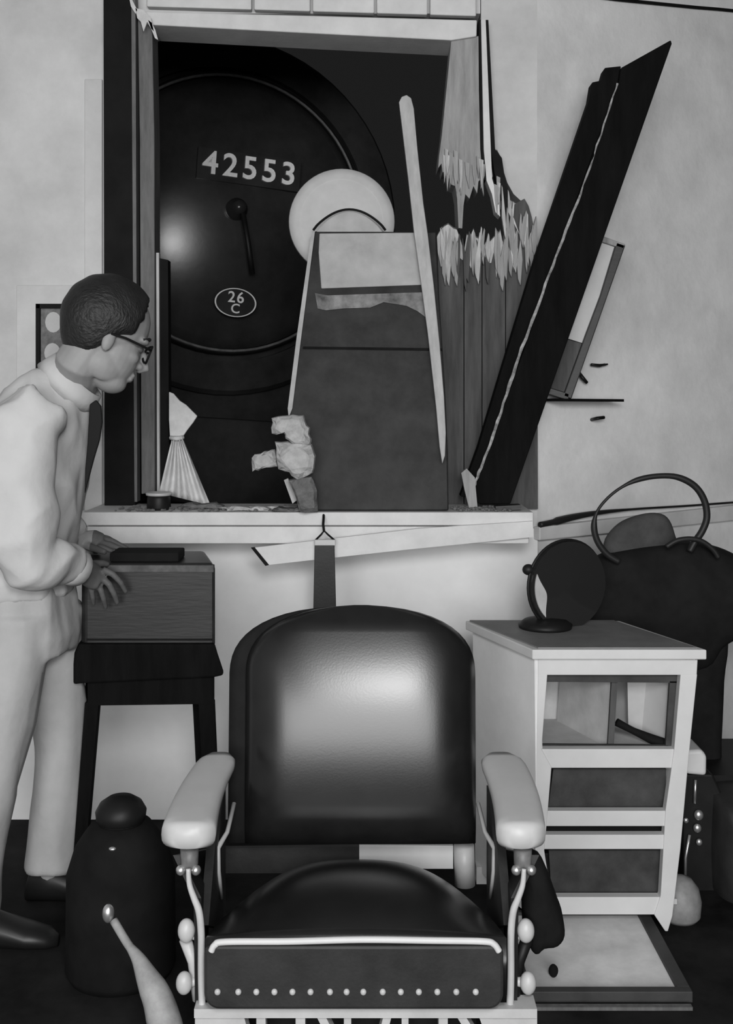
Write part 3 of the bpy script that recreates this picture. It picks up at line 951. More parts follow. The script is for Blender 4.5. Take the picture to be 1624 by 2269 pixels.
# hair: one cap tucked into the skull below the hair line
HL = [(-0.16, -0.15), (-0.075, -0.105), (-0.02, -0.058), (0.012, -0.012), (0.03, 0.000), (0.048, 0.006), (0.056, 0.045), (0.060, 0.095), (0.063, 0.2)]


def hair_fn(q):
    lo = min(1.0, max(0.0, -q.z / 0.09))
    q = Vector((q.x * (1 - 0.06 * lo), q.y * (1 - 0.15 * lo), q.z))
    if q.z < 0 and q.x < 0.03:
        q = Vector((q.x, q.y, q.z * (1 + 0.22 * min(1.0, (0.03 - q.x) / 0.05))))
    x, z = q.x - 0.008, q.z + 0.036
    zl = 0.2
    for (xa_, za_), (xb_, zb_) in zip(HL, HL[1:]):
        if xa_ <= x <= xb_:
            zl = za_ + (zb_ - za_) * (x - xa_) / (xb_ - xa_)
            break
    if x < HL[0][0]:
        zl = HL[0][1]
    d = z - zl
    k = max(0.0, min(1.0, (d + 0.010) / 0.030))
    k = k * k * (3 - 2 * k)
    s = 0.80 + 0.20 * k
    wv = 1 + 0.008 * math.sin(26 * q.z / 0.1 * 0.4 + 9 * q.x / 0.1) * k
    return Vector((q.x * s * wv, q.y * s * wv, q.z * s * wv))


hr = MB()
hr.ell(hp(-0.008, 0, 0.036), (0.112, 0.090, 0.108), AX, 72, 44, fn=hair_fn)
hr.build('hair', M_HAIR, man, smooth=True)
for s in (-1, 1):
    e = MB()
    e.ell(hp(0.079, s * 0.030, -0.004), (0.011, 0.013, 0.010), AX, 14, 10)
    e.build('eye', M_SKIND, man, smooth=True)
    e = MB()
    e.tube([hp(0.094, s * 0.010, 0.020), hp(0.094, s * 0.030, 0.026), hp(0.076, s * 0.050, 0.018)], [0.004, 0.0055, 0.003], 8)
    e.build('eyebrow', M_HAIR, man, smooth=True)
sp_ = MB()
for s in (-1, 1):
    sp_.tube([hp(-0.006, s * 0.080, -0.004), hp(0.03, s * 0.080, 0.0), hp(0.075, s * 0.068, 0.0), hp(0.100, s * 0.058, 0.0)], 0.0032, 8)
    cen = hp(0.106, s * 0.032, -0.008)
    sp_.tube([cen + AX[1] * (0.026 * math.cos(a)) + AX[2] * (0.021 * math.sin(a)) - AX[0] * (0.006 * abs(math.cos(a))) for a in [2 * math.pi * k / 20 for k in range(21)]], 0.003, 8)
sp_.tube([hp(0.106, -0.008, -0.002), hp(0.110, 0, 0.0), hp(0.106, 0.008, -0.002)], 0.003, 8)
sp_.build('spectacles', M_MATBLACK, man, smooth=True)

# jacket
def folds(amp, sx, sy, sz, seed):
    def f(co, n):
        p = Vector((co.x * sx + seed, co.y * sy, co.z * sz))
        v = noise.noise(p) + 0.5 * noise.noise(p * 2.1 + Vector((seed, 0, 3)))
        rd = 1 - 2.4 * abs(noise.noise(Vector((co.x * sx * 1.1 - co.z * sz * 0.9, co.y * sy * 0.8 + seed, co.z * sz * 1.2 + co.x * 3))))
        return co + n * amp * (0.75 * v + 0.42 * rd)
    return f


jk = MB()
jk.loft([ering(150, 838, 2.93, 42, 0.075, tilt=-0.5), ering(126, 862, 2.94, 74, 0.13, tilt=-0.4), ering(98, 905, 2.95, 106, 0.195, tilt=-0.2), ering(82, 980, 2.95, 118, 0.21), ering(72, 1080, 2.95, 112, 0.20),
         ering(62, 1180, 2.95, 104, 0.185), ering(56, 1260, 2.95, 98, 0.18), ering(58, 1306, 2.95, 92, 0.172)])
jk.tube([P(92, 905, 2.80), P(52, 950, 2.76), P(40, 1080, 2.72), P(50, 1200, 2.70), P(66, 1246, 2.71), P(110, 1250, 2.77), P(160, 1252, 2.85)],
        [0.085, 0.086, 0.080, 0.074, 0.070, 0.064, 0.050], 20)
jk.tube([P(112, 915, 3.06), P(116, 1040, 3.16), P(120, 1140, 3.18), P(135, 1175, 3.17), P(165, 1196, 3.155)], [0.085, 0.072, 0.066, 0.056, 0.046], 18)
jko = jk.build('jacket', M_SHIRT, man, smooth=True, remesh=0.008, relax=5, post=folds(0.022, 8, 8, 5, 3.1))
# collar: a turned-down band round the neck
cl = MB()
nd = (P(196, 804, 2.92) - P(140, 862, 2.94)).normalized()
sd = Vector((0, 1, 0))
fd = nd.cross(sd).normalized()
if fd.x < 0:
    fd = -fd
outer, inner = [], []
rings = []
for (k, rf, rs_) in ((0.0, 0.096, 0.112), (0.030, 0.090, 0.098), (0.056, 0.083, 0.084), (0.056, 0.076, 0.076), (0.015, 0.080, 0.086)):
    c = P(144, 862, 2.94) + nd * k
    rings.append([c + fd * (rf * math.cos(a)) + sd * (rs_ * math.sin(a)) for a in [2 * math.pi * i / 32 for i in range(32)]])
cl.loft(rings, cap=False)
n_ = 32
cl.f += [(4 * n_ + i, 4 * n_ + (i + 1) % n_, (i + 1) % n_, i) for i in range(n_)]
cl.build('collar', M_SHIRT, man, smooth=True)
cfs = MB()
for (a, b, r) in ((P(148, 1251, 2.835), P(174, 1258, 2.875), 0.050), (P(154, 1190, 3.165), P(174, 1200, 3.155), 0.045)):
    cfs = MB()
    cfs.tube([a, a + (b - a) * 0.1, b - (b - a) * 0.1, b], [r * 0.94, r, r, r * 0.9], 20)
    cfs.build('cuff', M_SHIRT, man, smooth=True)
MB().prism([(198, 896), (212, 886), (223, 900), (226, 935), (220, 975), (208, 1015), (196, 1060), (187, 1094), (188, 1040), (193, 985), (196, 935)], 2.86, 0.012).build('tie', M_TIE, man, bevel=0.003)

tr = MB()
tr.loft([ering(58, 1285, 2.95, 92, 0.165), ering(62, 1340, 2.95, 96, 0.17), ering(70, 1400, 2.95, 96, 0.17), ering(72, 1440, 2.95, 86, 0.16)])
tr.loft([ering(44, 1360, 2.86, 72, 0.095), ering(34, 1450, 2.85, 70, 0.095), ering(16, 1560, 2.84, 60, 0.085), ering(2, 1660, 2.84, 55, 0.078), ering(-16, 1760, 2.84, 50, 0.074), ering(-34, 1860, 2.84, 47, 0.072), ering(-52, 2040, 2.84, 44, 0.072)])
tr.loft([ering(124, 1340, 3.03, 56, 0.095), ering(122, 1430, 3.05, 54, 0.092), ering(124, 1540, 3.06, 54, 0.085), ering(128, 1650, 3.07, 54, 0.08), ering(124, 1760, 3.08, 52, 0.076), ering(118, 1850, 3.09, 51, 0.074), ering(114, 1918, 3.10, 52, 0.074)])
tr.build('trousers', M_TROUS, man, smooth=True, remesh=0.008, relax=4, post=folds(0.016, 9, 9, 2.2, 7.7))
for (x, d) in ((-46, 2.84), (118, 3.10)):
    s = MB()
    c = P(x, 0, d)
    s.loft([[Vector((c.x + dx, d + w * math.cos(a), max(0.0, hgt * 0.5 + hgt * 0.5 * math.sin(a)))) for a in [2 * math.pi * k / 16 for k in range(16)]]
            for dx, w, hgt in ((-0.075, 0.02, 0.05), (-0.06, 0.038, 0.10), (0.0, 0.042, 0.11), (0.06, 0.046, 0.085), (0.13, 0.05, 0.06), (0.18, 0.04, 0.045), (0.205, 0.015, 0.03))])
    s.build('shoe', M_SHOE, man, smooth=True)

# ------------------------------------------------------------------ barber chair in the foreground
CXM = -0.020
bc = thing('barber_chair', 'black leather barber chair with white arm pads in the foreground', 'chair', (CXM, 2.35, 0))
# backrest: a shaped cushion leaning back
BZ0, BZ1, BD0, BD1 = 0.405, 0.922, 2.50, 2.624


def back_half(v):
    """half width over relative height v: straight sides, domed top"""
    if v < 0.70:
        return 0.262 + 0.010 * v
    t = (v - 0.70) / 0.30
    return 0.269 * max(0.0, 1 - t ** 2.5) ** 0.46


def backrest(xoff, grow, depth0, depth1, crown):
    mb = MB()
    nb, na = 26, 28
    axis = Vector((0, BD1 - BD0, BZ1 - BZ0)).normalized()
    nrm = Vector((0, -axis.z, axis.y))
    rings = []
    for j in range(nb + 1):
        v = j / nb
        v = 1 - (1 - v) ** 1.6 if v > 0 else 0.0
        hw = max(0.012, back_half(min(v, 0.9995)) + grow)
        base = Vector((CXM + xoff, BD0 + (BD1 - BD0) * v, BZ0 + (BZ1 - BZ0 - grow * 0.2) * v))
        edge = min(1.0, v / 0.08, (1.0 - v) / 0.10 + 0.15)
        ring = []
        for k in range(2 * na):
            if k < na:
                u = -1 + 2 * k / (na - 1)
                bul = depth0 * (0.35 + 0.65 * max(0, 1 - abs(u) ** 6) ** 0.5) * (0.4 + 0.6 * edge) + crown * (1 - abs(u) ** 6.5) * math.sin(math.pi * min(1, v * 0.95 + 0.03))
                ring.append(base + Vector((u * hw, 0, 0)) + nrm * bul)
            else:
                u = 1 - 2 * (k - na) / (na - 1)
                ring.append(base + Vector((u * hw, 0, 0)) - nrm * depth1 * (0.5 + 0.5 * max(0, 1 - abs(u) ** 6) ** 0.5))
        rings.append(ring)
    return mb.loft(rings)


backrest(-0.020, 0.014, 0.005, 0.07, 0.0).build('back_shell', M_LEATHERD2, bc, smooth=True)
backrest(0.006, 0.0, 0.045, 0.0, 0.036).build('backrest', M_LEATHER, bc, smooth=True)

# seat cushion
sm_ = MB()
SF, SB = 2.085, 2.50
nu, nv = 30, 22
grid = []
for j in range(nv + 1):
    t = j / nv
    hw = 0.286 - 0.035 * t
    for i in range(nu + 1):
        s = -1 + 2 * i / nu
        z = 0.392 + 0.046 * math.sin(math.pi * min(1.0, 0.04 + 0.78 * t)) * (1 - s * s) ** 0.9 - 0.075 * t * abs(s) ** 3.2 - 0.05 * t * t
        grid.append(Vector((CXM + s * hw, SF + (SB - SF) * t, z)))
w = nu + 1
nn = len(grid)
lowg = [Vector((p.x, p.y, 0.27)) for p in grid]
fs = []
for j in range(nv):
    for i in range(nu):
        a = j * w + i
        fs.append((a, a + 1, a + w + 1, a + w))
        fs.append((nn + a, nn + a + w, nn + a + w + 1, nn + a + 1))
for i in range(nu):
    fs.append((i, nn + i, nn + i + 1, i + 1))
    b = nv * w + i
    fs.append((b, b + 1, nn + b + 1, nn + b))
for j in range(nv):
    a = j * w
    fs.append((a, a + w, nn + a + w, nn + a))
    b = j * w + nu
    fs.append((b, nn + b, nn + b + w, nn + b + w))
sm_.add(grid + lowg, fs)
sm_.build('seat_cushion', M_LEATHER, bc, smooth=True)
fb = MB()
outl = []
xL, xR, yT, yB = 452, 1116, 2096, 2238
for k in range(9):
    a = k / 8 * math.pi / 2
    outl.append((xR - 34 + 34 * math.cos(a), yB - 34 + 34 * math.sin(a)))
for k in range(9):
    a = math.pi / 2 + k / 8 * math.pi / 2
    outl.append((xL + 34 + 34 * math.cos(a), yB - 34 + 34 * math.sin(a)))
for k in range(5):
    a = math.pi + k / 4 * math.pi / 2
    outl.append((xL + 20 + 20 * math.cos(a), yT + 20 + 20 * math.sin(a)))
for k in range(5):
    a = -math.pi / 2 + k / 4 * math.pi / 2
    outl.append((xR - 20 + 20 * math.cos(a), yT + 20 + 20 * math.sin(a)))
fb.prism(outl, 2.07, 0.06)
sf = fb.build('seat_front', M_LEATHERD, bc, bevel=0.006)
pi_ = MB()
pth = smooth_path([(468, 2108), (476, 2094), (500, 2087), (640, 2086), (800, 2082), (960, 2084), (1070, 2086), (1094, 2092), (1106, 2108)], 6)
pi_.tube([P(x, y, 2.068) for x, y in pth], 0.0062, 10)
pi_.build('piping', M_WHITE, sf, smooth=True)
stud = None
for x in (482, 528, 568, 608, 648, 688, 731, 768, 805, 848, 888, 928, 969, 1011, 1054):
    m_ = MB()
    m_.ell(P(x, 2198, 2.068), (0.0062, 0.005, 0.0062), nu=10, nv=6)
    m_.build('stud', M_PALEMET, sf, smooth=True)

# arm pads
def arm_pad(xr_, xf_, wr_, wf_, flip):
    mb = MB()
    rings = []
    n = 24
    for t in [k / 16 for k in range(17)]:
        d = 2.47 - 0.36 * t
        bulge = 0.010 * math.sin(math.pi * t) * flip
        cx = xr_ + (xf_ - xr_) * t + bulge
        hw = (wr_ + (wf_ - wr_) * t ** 1.3) / 2
        th_ = 0.016 + 0.014 * t ** 1.5
        zt_ = 0.622 - 0.020 * t - 0.006 * t * t
        if t > 0.9:
            hw *= 1 - 0.5 * ((t - 0.9) / 0.1) ** 3
            th_ *= 1 - 0.25 * ((t - 0.9) / 0.1) ** 2
        if t < 0.1:
            hw *= 1 - 0.45 * ((0.1 - t) / 0.1) ** 2
            th_ *= 1 - 0.4 * ((0.1 - t) / 0.1) ** 2
        ring = []
        for k in range(n):
            a = 2 * math.pi * k / n
            ca, sa = math.cos(a), math.sin(a)
            ring.append(Vector((cx + hw * math.copysign(abs(ca) ** 0.6, ca), d, zt_ - th_ + th_ * math.copysign(abs(sa) ** 0.65, sa))))
        rings.append(ring)
    return mb.loft(rings)


arm_pad(-0.330, -0.345, 0.086, 0.110, -1).build('arm_pad', M_PAD, bc, smooth=True)
arm_pad(0.300, 0.298, 0.098, 0.098, 1).build('arm_pad', M_PAD, bc, smooth=True)


def sx(x):                                            # mirrored pixel column about the chair's middle (at about 2.12 m)
    return 2 * 789 - x


for side in (0, 1):
    mx = (lambda x: x) if side == 0 else sx
    # arm post and its collar
    MB().tube([P(mx(420), 1880, 2.15), P(mx(420), 1915, 2.15), P(mx(419), 1925, 2.15)], [0.018, 0.017, 0.012], 14).build('arm_post', M_WORN_AND_HIGHLIGHT, bc, smooth=True)
    q = MB()
    for xx in (401, 434):
        q.ell(P(mx(xx), 1928, 2.14), (0.010, 0.010, 0.010), nu=12, nv=8)
    q.build('post_screws', M_CHROME, bc, smooth=True)
    q = MB()
    pth = smooth_path([(417, 1925), (420, 1960), (430, 1990), (441, 2020), (446, 2070), (446, 2150), (448, 2230), (452, 2330)], 5)
    q.tube([P(mx(x), y, 2.12) for x, y in pth], [0.0045 + 0.0025 * min(1, k / 14) for k in range(len(pth))], 10)
    q.build('frame_edge', M_PALEMET, bc, smooth=True)
    # black side casting behind the edge
    q = MB()
    c1 = [P(mx(400), 1895, 2.16), P(mx(446), 1990, 2.13), P(mx(450), 2300, 2.13), P(mx(452), 2300, 2.50), P(mx(470), 1880, 2.50)]
    sgn = -1 if side == 0 else 1
    q.slab(c1, [p + Vector((sgn * 0.015, 0, 0)) for p in c1])
    q.build('side_casting', M_BLACK, bc)
    for (x, y, r) in ((413, 2062, 0.021), (408, 2178, 0.020)):
        q = MB()
        q.ell(P(mx(x), y, 2.13), (r * 0.8, r * 0.8, r * 1.1), nu=18, nv=12)
        q.tube([P(mx(x), y, 2.14), P(mx(446), y + (16 if y < 2100 else -6), 2.14)], [r * 0.55, r * 0.4], 10)
        q.build('bolt_knob', M_PALEMET, bc, smooth=True)
    q = MB()
    q.tube([P(mx(410), 2080, 2.15), P(mx(428), 2130, 2.15), P(mx(438), 2215, 2.15)], [0.012, 0.011, 0.010], 10)
    q.build('side_strut', M_BLACK if side else M_PALEMET, bc, smooth=True)
    q = MB()
    q.tube([P(mx(519), 1780, 2.46), P(mx(503), 1845, 2.40), P(mx(482), 1880, 2.34), P(mx(484), 1930, 2.34), P(mx(492), 1990, 2.38)], [0.005, 0.005, 0.006, 0.005, 0.004], 8)
    q.build('arm_bracket', M_PALEMET, bc, smooth=True)
    # leather panel between arm pad and seat
    q = MB()
    c1 = [P(mx(500), 1740, 2.52), P(mx(478), 1860, 2.30), P(mx(462), 2050, 2.16), P(mx(500), 2060, 2.52)]
    q.slab(c1, [p + Vector((sgn * 0.018, 0, 0)) for p in c1])
    q.build('side_panel', M_LEATHERD, bc)
# cross bar between seat and back: bare on one half, covered on the other
MB().prism([(796, 1872), (1004, 1874), (1004, 1925), (796, 1925)], 2.565, 0.012).build('bare_crossbar', M_WHITE, bc)
MB().prism([(490, 1880), (796, 1876), (796, 1935), (490, 1935)], 2.565, 0.014).build('covered_crossbar', M_LEATHERD, bc)
MB().tube([P(1028, 1872, 2.56), P(1030, 1960, 2.56)], 0.024, 16).build('reclining_rod', M_PALEMET, bc, smooth=True)
# pale seat frame with open ironwork under the front
sfm = MB()
sfm.prism([(430, 2236), (1190, 2236), (1190, 2256), (430, 2256)], 2.10, 0.05)
for (a, b, c, d_) in ((432, 540, 432, 560), (568, 588, 568, 590), (655, 676, 655, 676), (700, 720, 740, 760), (762, 778, 762, 778), (868, 850, 830, 848), (890, 905, 890, 905), (972, 992, 972, 992), (1010, 1030, 1060, 1080), (1060, 1190, 1090, 1190)):
    a, b = min(a, b), max(a, b)
    c, d_ = min(c, d_), max(c, d_)
    sfm.prism([(a, 2250), (b, 2250), (d_, 2330), (c, 2330)], 2.11, 0.03)
sfm.build('seat_frame', M_PALEMET, bc)
MB().box((CXM - 0.24, 2.2, 0.12), (CXM + 0.24, 2.5, 0.268)).build('seat_box', M_BLACK, bc)
MB().lathe((CXM, 2.35, 0), [(0.26, 0), (0.26, 0.03), (0.16, 0.06), (0.10, 0.08), (0.09, 0.16)], 40).build('base', M_PALEMET, bc, smooth=True)
# lever at the left
lv = MB()
pth = smooth_path([(252, 2040, 2.36), (282, 2090, 2.33), (306, 2124, 2.31), (326, 2165, 2.29), (350, 2215, 2.27), (368, 2275, 2.26), (400, 2345, 2.28), (520, 2400, 2.30)], 4)
rr = []
for p in pth:
    y = p[1]
    rr.append(0.009 if y < 2100 else (0.009 + (y - 2100) / 90 * 0.020 if y < 2190 else (0.029 + min(0.006, (y - 2190) * 0.0001) if y < 2290 else max(0.018, 0.034 - (y - 2290) * 0.00015))))
lv.tube([P(*p) for p in pth], rr, 14)
lv = lv.build('pump_lever', M_LEVER, bc, smooth=True)
MB().ell(P(240, 2024, 2.365), (0.013, 0.013, 0.020), nu=14, nv=10).build('lever_knob', M_CHROME, lv, smooth=True)

# dark cloth hung over the right side of the chair
dk = MB()
pillow(dk, smooth_path([(1158, 1888), (1192, 1892), (1216, 1930), (1230, 1975), (1244, 2020), (1249, 2062), (1232, 2086), (1200, 2094), (1182, 2108), (1166, 2075), (1156, 2000), (1158, 1888)], 3)[:-1], 2.20, 0.10)
dk.build('black_cloth', M_MATBLACK, smooth=True, post=folds(0.006, 12, 12, 6, 1.2))
tag(COL.objects['black_cloth'], 'black cloth bundle hanging at the right side of the front barber chair', 'cloth')

# dark urn on the floor behind the chair at the left
ur = thing('metal_urn', 'round-shouldered dark metal urn on the floor left of the front barber chair', 'urn', (P(268, 0, 2.72).x, 2.72, 0))
uc = Vector((ur.location.x, 2.72, 0))
z_ = lambda y: H - (y - HY) * 2.72 / F
k_ = 2.72 / F
MB().lathe(uc, [(0.001, 0), (112 * k_, 0), (120 * k_, 0.02), (118 * k_, z_(1930)), (100 * k_, z_(1872)), (80 * k_, z_(1842)), (66 * k_, z_(1824)), (0.001, z_(1818))], 36).build('body', M_MATBLACK, ur, smooth=True)
MB().lathe(uc, [(0.05, z_(1826)), (54 * k_, z_(1812)), (56 * k_, z_(1796)), (46 * k_, z_(1778)), (28 * k_, z_(1766)), (0.001, z_(1763))], 32).build('cap', M_BLACK, ur, smooth=True)
q = MB()
q.tube([uc + Vector((0.05 * math.cos(a), 0.05 * math.sin(a), z_(1818))) for a in [2 * math.pi * k / 28 for k in range(29)]], 0.006, 8)
q.build('collar_ring', M_BLACK, ur, smooth=True)
MB().ell(uc + Vector((0.0, -0.085, z_(1848))), (0.012, 0.012, 0.006), nu=10, nv=6).build('handle_lug', M_CHROME, ur, smooth=True)

# ------------------------------------------------------------------ white cabinet (right)
DF = 2.90
cab = thing('white_cabinet', 'white cabinet with grey top and open shelf and dark drawers, right of the front chair', 'cabinet', P(1340, 2060, 3.05))
cab.location.z = 0


def fp(*pts):
    return list(pts)


MB().prism([(1192, 1456), (1546, 1462), (1544, 1496), (1192, 1496)], DF, 0.03).build('top_rail', M_WHITE, cab, bevel=0.002)
MB().prism([(1192, 1494), (1213, 1494), (1200, 1660), (1222, 1700), (1214, 1796), (1206, 1885), (1222, 1990), (1222, 2030), (1190, 2030), (1184, 1990), (1188, 1700)], DF, 0.03).build('left_stile', M_WHITE, cab, bevel=0.002)
MB().prism([(1508, 1494), (1545, 1494), (1526, 1680), (1508, 1880), (1490, 2030), (1480, 2064), (1474, 2064), (1450, 2028), (1464, 1985), (1475, 1795), (1494, 1660)], DF, 0.03).build('right_stile', M_WHITE, cab, bevel=0.002)
for i, (a, b, c, d_) in enumerate(((1660, 1702, 1196, 1528), (1797, 1831, 1200, 1512), (1850, 1882, 1198, 1508), (1988, 2027, 1190, 1492))):
    MB().prism([(c, a), (d_, a), (d_ - 3, b), (c, b)], DF + 0.004, 0.028).build('rail', M_WHITE, cab, bevel=0.002)
SK = Vector((-0.13, 0.34, 0))                          # the cabinet stands turned: its sides run back to the left
tl = P(1184, 1456, DF)
bl = Vector((P(1190, 0, DF).x, DF, 0.032))
q = MB()
side = [tl, tl + SK, bl + SK, bl]
q.slab(side, [p + Vector((0.02, 0.01, 0)) for p in side])
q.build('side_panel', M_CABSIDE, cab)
tr_, br_ = P(1540, 1460, DF), P(1494, 1990, DF)
q = MB()
side = [tr_, tr_ + SK, br_ + SK, br_]
q.slab(side, [p + Vector((-0.016, 0.01, 0)) for p in side])
q.build('side_panel', M_WHITE, cab)
q = MB()
bk_ = [tl + SK + Vector((0.01, -0.01, 0)), tr_ + SK + Vector((-0.01, -0.01, 0)), br_ + SK + Vector((-0.01, -0.01, 0)), Vector((bl.x, bl.y, br_.z)) + SK + Vector((0.01, -0.01, 0))]
q.slab(bk_, [p + Vector((0, -0.008, 0)) for p in bk_])
q.build('back_panel', M_INNER, cab)
for (y, nm) in ((1664, 'shelf'), (1846, 'shelf'), (1992, 'shelf')):
    a, b = P(1200, y, DF + 0.03), P(1500, y, DF + 0.03)
    s2 = SK * 0.86
    q = MB()
    fr = [a, b, b + s2, a + s2]
    q.slab(fr, [p - Vector((0, 0, 0.014)) for p in fr])
    q.build(nm, M_INNER, cab)
bfx = (bl + SK).x
MB().box((bfx, DF + 0.30, 0), (bfx + 0.04, DF + 0.34, 0.05)).build('foot', M_WHITE, cab)
bfx = (br_ + SK).x
MB().box((bfx - 0.04, DF + 0.30, 0), (bfx, DF + 0.34, 0.10)).build('foot', M_WHITE, cab)
# divider and a leaning dark tool in the open shelf
a, b = P(1362, 1496, DF + 0.05), P(1350, 1662, DF + 0.05)
q = MB()
fr = [a, a + SK * 0.75, b + SK * 0.75, b]
q.slab(fr, [p + Vector((0.008, 0, 0)) for p in fr])
q.build('divider', M_INNER, cab)
a, b = P(1356, 1496, DF + 0.045), P(1346, 1662, DF + 0.045)
q = MB()
fr = [a, a + Vector((0.016, 0, 0)), b + Vector((0.016, 0, 0)), b]
q.slab(fr, [p + Vector((0, 0.012, 0)) for p in fr])
q.build('divider_edge', M_STUMP, cab)
# dark strips painting in the shade round the open shelf
MB().prism([(1211, 1494), (1509, 1497), (1508, 1513), (1210, 1511)], DF + 0.031, 0.012).build('shade_strip', M_DRAWER, cab)
MB().prism([(1484, 1510), (1509, 1510), (1496, 1664), (1474, 1664)], DF + 0.031, 0.012).build('shade_strip', M_DRAWER, cab)
MB().prism([(1198, 1650), (1480, 1652), (1478, 1664), (1197, 1662)], DF + 0.031, 0.012).build('shade_strip', M_DRAWER, cab)
# drawer fronts
for (pts) in ([(1226, 1704), (1476, 1704), (1474, 1796), (1214, 1796)], [(1216, 1884), (1466, 1884), (1462, 1988), (1222, 1988)]):
    MB().prism(pts, DF + 0.045, 0.015).build('drawer_front', M_DRAWER, cab)
MB().prism([(1200, 1826), (1500, 1828), (1498, 1852), (1200, 1852)], DF + 0.04, 0.01).build('slot_board', M_MATBLACK, cab)
# top: grey sheet with a pale lipping
FLt, FRt = P(1180, 1438, DF - 0.02), P(1566, 1450, DF - 0.02)
FLt.z = FRt.z = 0.757
q = MB()
sk2 = SK * 1.1
fr = [FLt, FRt, FRt + sk2, FLt + sk2]
q.slab(fr, [p - Vector((0, 0, 0.026)) for p in fr])
q.build('top_board', M_WHITE, cab, bevel=0.003)
q = MB()
ins = [FLt + Vector((0.016, 0.012, 0.0)), FRt + Vector((-0.022, 0.012, 0)), FRt + sk2 + Vector((-0.02, -0.01, 0)), FLt + sk2 + Vector((0.012, -0.01, 0))]
q.slab([p + Vector((0, 0, 0.004)) for p in ins], ins)
q.build('top_sheet', M_TOP, cab)
# thing in the open shelf
q = MB()
q.tube([P(1366, 1600, 3.0), P(1400, 1618, 3.0), P(1440, 1636, 2.98), P(1482, 1652, 2.96)], [0.011, 0.009, 0.013, 0.015], 10)
q.build('hair_brush', M_MATBLACK, smooth=True)
tag(COL.objects['hair_brush'], 'dark long-handled brush lying aslant in the cabinet\'s open shelf', 'brush')
q = MB()
q.prism([(1390, 1500), (1468, 1502), (1462, 1640), (1392, 1605)], 3.07, 0.02)
q.build('pale_card', M_MIRRORL)
tag(COL.objects['pale_card'], 'pale card standing at the back of the open shelf behind the brush', 'card')

# round mirror on a foot, on the cabinet
TZ = 0.761
DM = 3.14
rm = thing('table_mirror', 'round table mirror with pale rim on a dark foot, on the cabinet top', 'mirror', (P(1208, 0, DM).x, DM, TZ))
fc = Vector((P(1208, 0, DM).x, DM, TZ))
MB().lathe(fc, [(0.001, 0), (0.075, 0), (0.077, 0.010), (0.060, 0.022), (0.020, 0.030), (0.001, 0.030)], 32).build('foot', M_BLACK, rm, smooth=True)
q = MB()
q.tube([fc + Vector((0, 0, 0.02)), fc + Vector((0.008, 0.01, 0.06)), fc + Vector((0.02, 0.015, 0.11))], 0.010, 10)
q.build('stem', M_BLACK, rm, smooth=True)
mc = P(1256, 1296, DM + 0.02)
e1 = Vector((math.cos(R(24)), math.sin(R(24)), 0))
ez = Vector((0, 0, 1))
en = Vector((math.sin(R(24)), -math.cos(R(24)), 0))
q = MB()
q.loft([[mc + en * o_ + (e1 * math.cos(a) + ez * math.sin(a)) * r for a in [2 * math.pi * k / 40 for k in range(40)]] for o_, r in ((0.020, 0.001), (0.012, 0.126), (-0.006, 0.127), (-0.004, 0.10), (-0.003, 0.001))])
q.build('glass', M_GLASSD, rm)
q = MB()
q.tube([mc + en * -0.003 + (e1 * math.cos(a) + ez * math.sin(a)) * 0.129 for a in [2 * math.pi * k / 48 for k in range(49)]], 0.0042, 8)
q.build('rim', M_BLACK, rm, smooth=True)
q = MB()
aa = [R(118) + R(118) * k / 20 for k in range(21)]
q.tube([mc + en * 0.006 + (e1 * math.cos(a) + ez * math.sin(a)) * 0.123 for a in aa], 0.003, 8)
q.build('pale_bead', M_PALEMET, rm, smooth=True)
q = MB()
aa = [R(160) + R(66) * k / 14 for k in range(15)]
outer_ = [mc + en * 0.0 + (e1 * math.cos(a) + ez * math.sin(a)) * 0.117 for a in aa]
inner_ = [mc + en * 0.0 + (e1 * math.cos(a) + ez * math.sin(a)) * (0.117 - 0.036 * math.sin(math.pi * k / 14)) for k, a in enumerate(aa)]
fr = outer_ + inner_[::-1][1:-1]
q.slab([p + en * 0.016 for p in fr], [p + en * 0.004 for p in fr])
q.build('pale_backing', M_INNER, rm)
q = MB()
q.ell(mc + en * -0.012 - e1 * 0.122 + ez * 0.05, (0.018, 0.016, 0.016), nu=12, nv=8)
q.build('clamp_knob', M_BLACK, rm, smooth=True)

# ------------------------------------------------------------------ second barber chair behind the cabinet
sc_ = thing('barber_chair', 'second barber chair, mostly hidden behind the white cabinet at right edge', 'chair', (P(1560, 0, 3.5).x, 3.5, 0))
q = MB()
pillow(q, smooth_path([(1272, 1470), (1266, 1400), (1270, 1330), (1290, 1262), (1340, 1224), (1420, 1206), (1500, 1200), (1560, 1204), (1620, 1224), (1690, 1270), (1704, 1340), (1670, 1392), (1600, 1430), (1560, 1480), (1450, 1490), (1272, 1470)], 4)[:-1], 3.44, 0.15, squash=0.22)
q.build('backrest', M_LEATHERD2, sc_, smooth=True)
q = MB()
pillow(q, smooth_path([(1400, 1390), (1500, 1390), (1604, 1395), (1602, 1500), (1596, 1640), (1588, 1760), (1500, 1790), (1400, 1780), (1390, 1600), (1400, 1390)], 4)[:-1], 3.45, 0.12, squash=0.3)
q.build('lower_back', M_LEATHERD2, sc_, smooth=True)
MB().prism([(1518, 1664), (1556, 1662), (1567, 1676), (1566, 1720), (1520, 1716)], 3.10, 0.12).build('arm_pad', M_WHITE, sc_, bevel=0.010, seg=3)
MB().prism([(1514, 1716), (1580, 1716), (1600, 1760), (1606, 1900), (1600, 2075), (1514, 2075)], 3.16, 0.06).build('side_casting', M_BLACK, sc_, bevel=0.006)
pd2 = MB()
pillow(pd2, smooth_path([(1570, 1748), (1640, 1740), (1760, 1750), (1764, 1900), (1740, 1980), (1590, 1985), (1566, 1900), (1570, 1748)], 4)[:-1], 3.20, 0.30, squash=0.3)
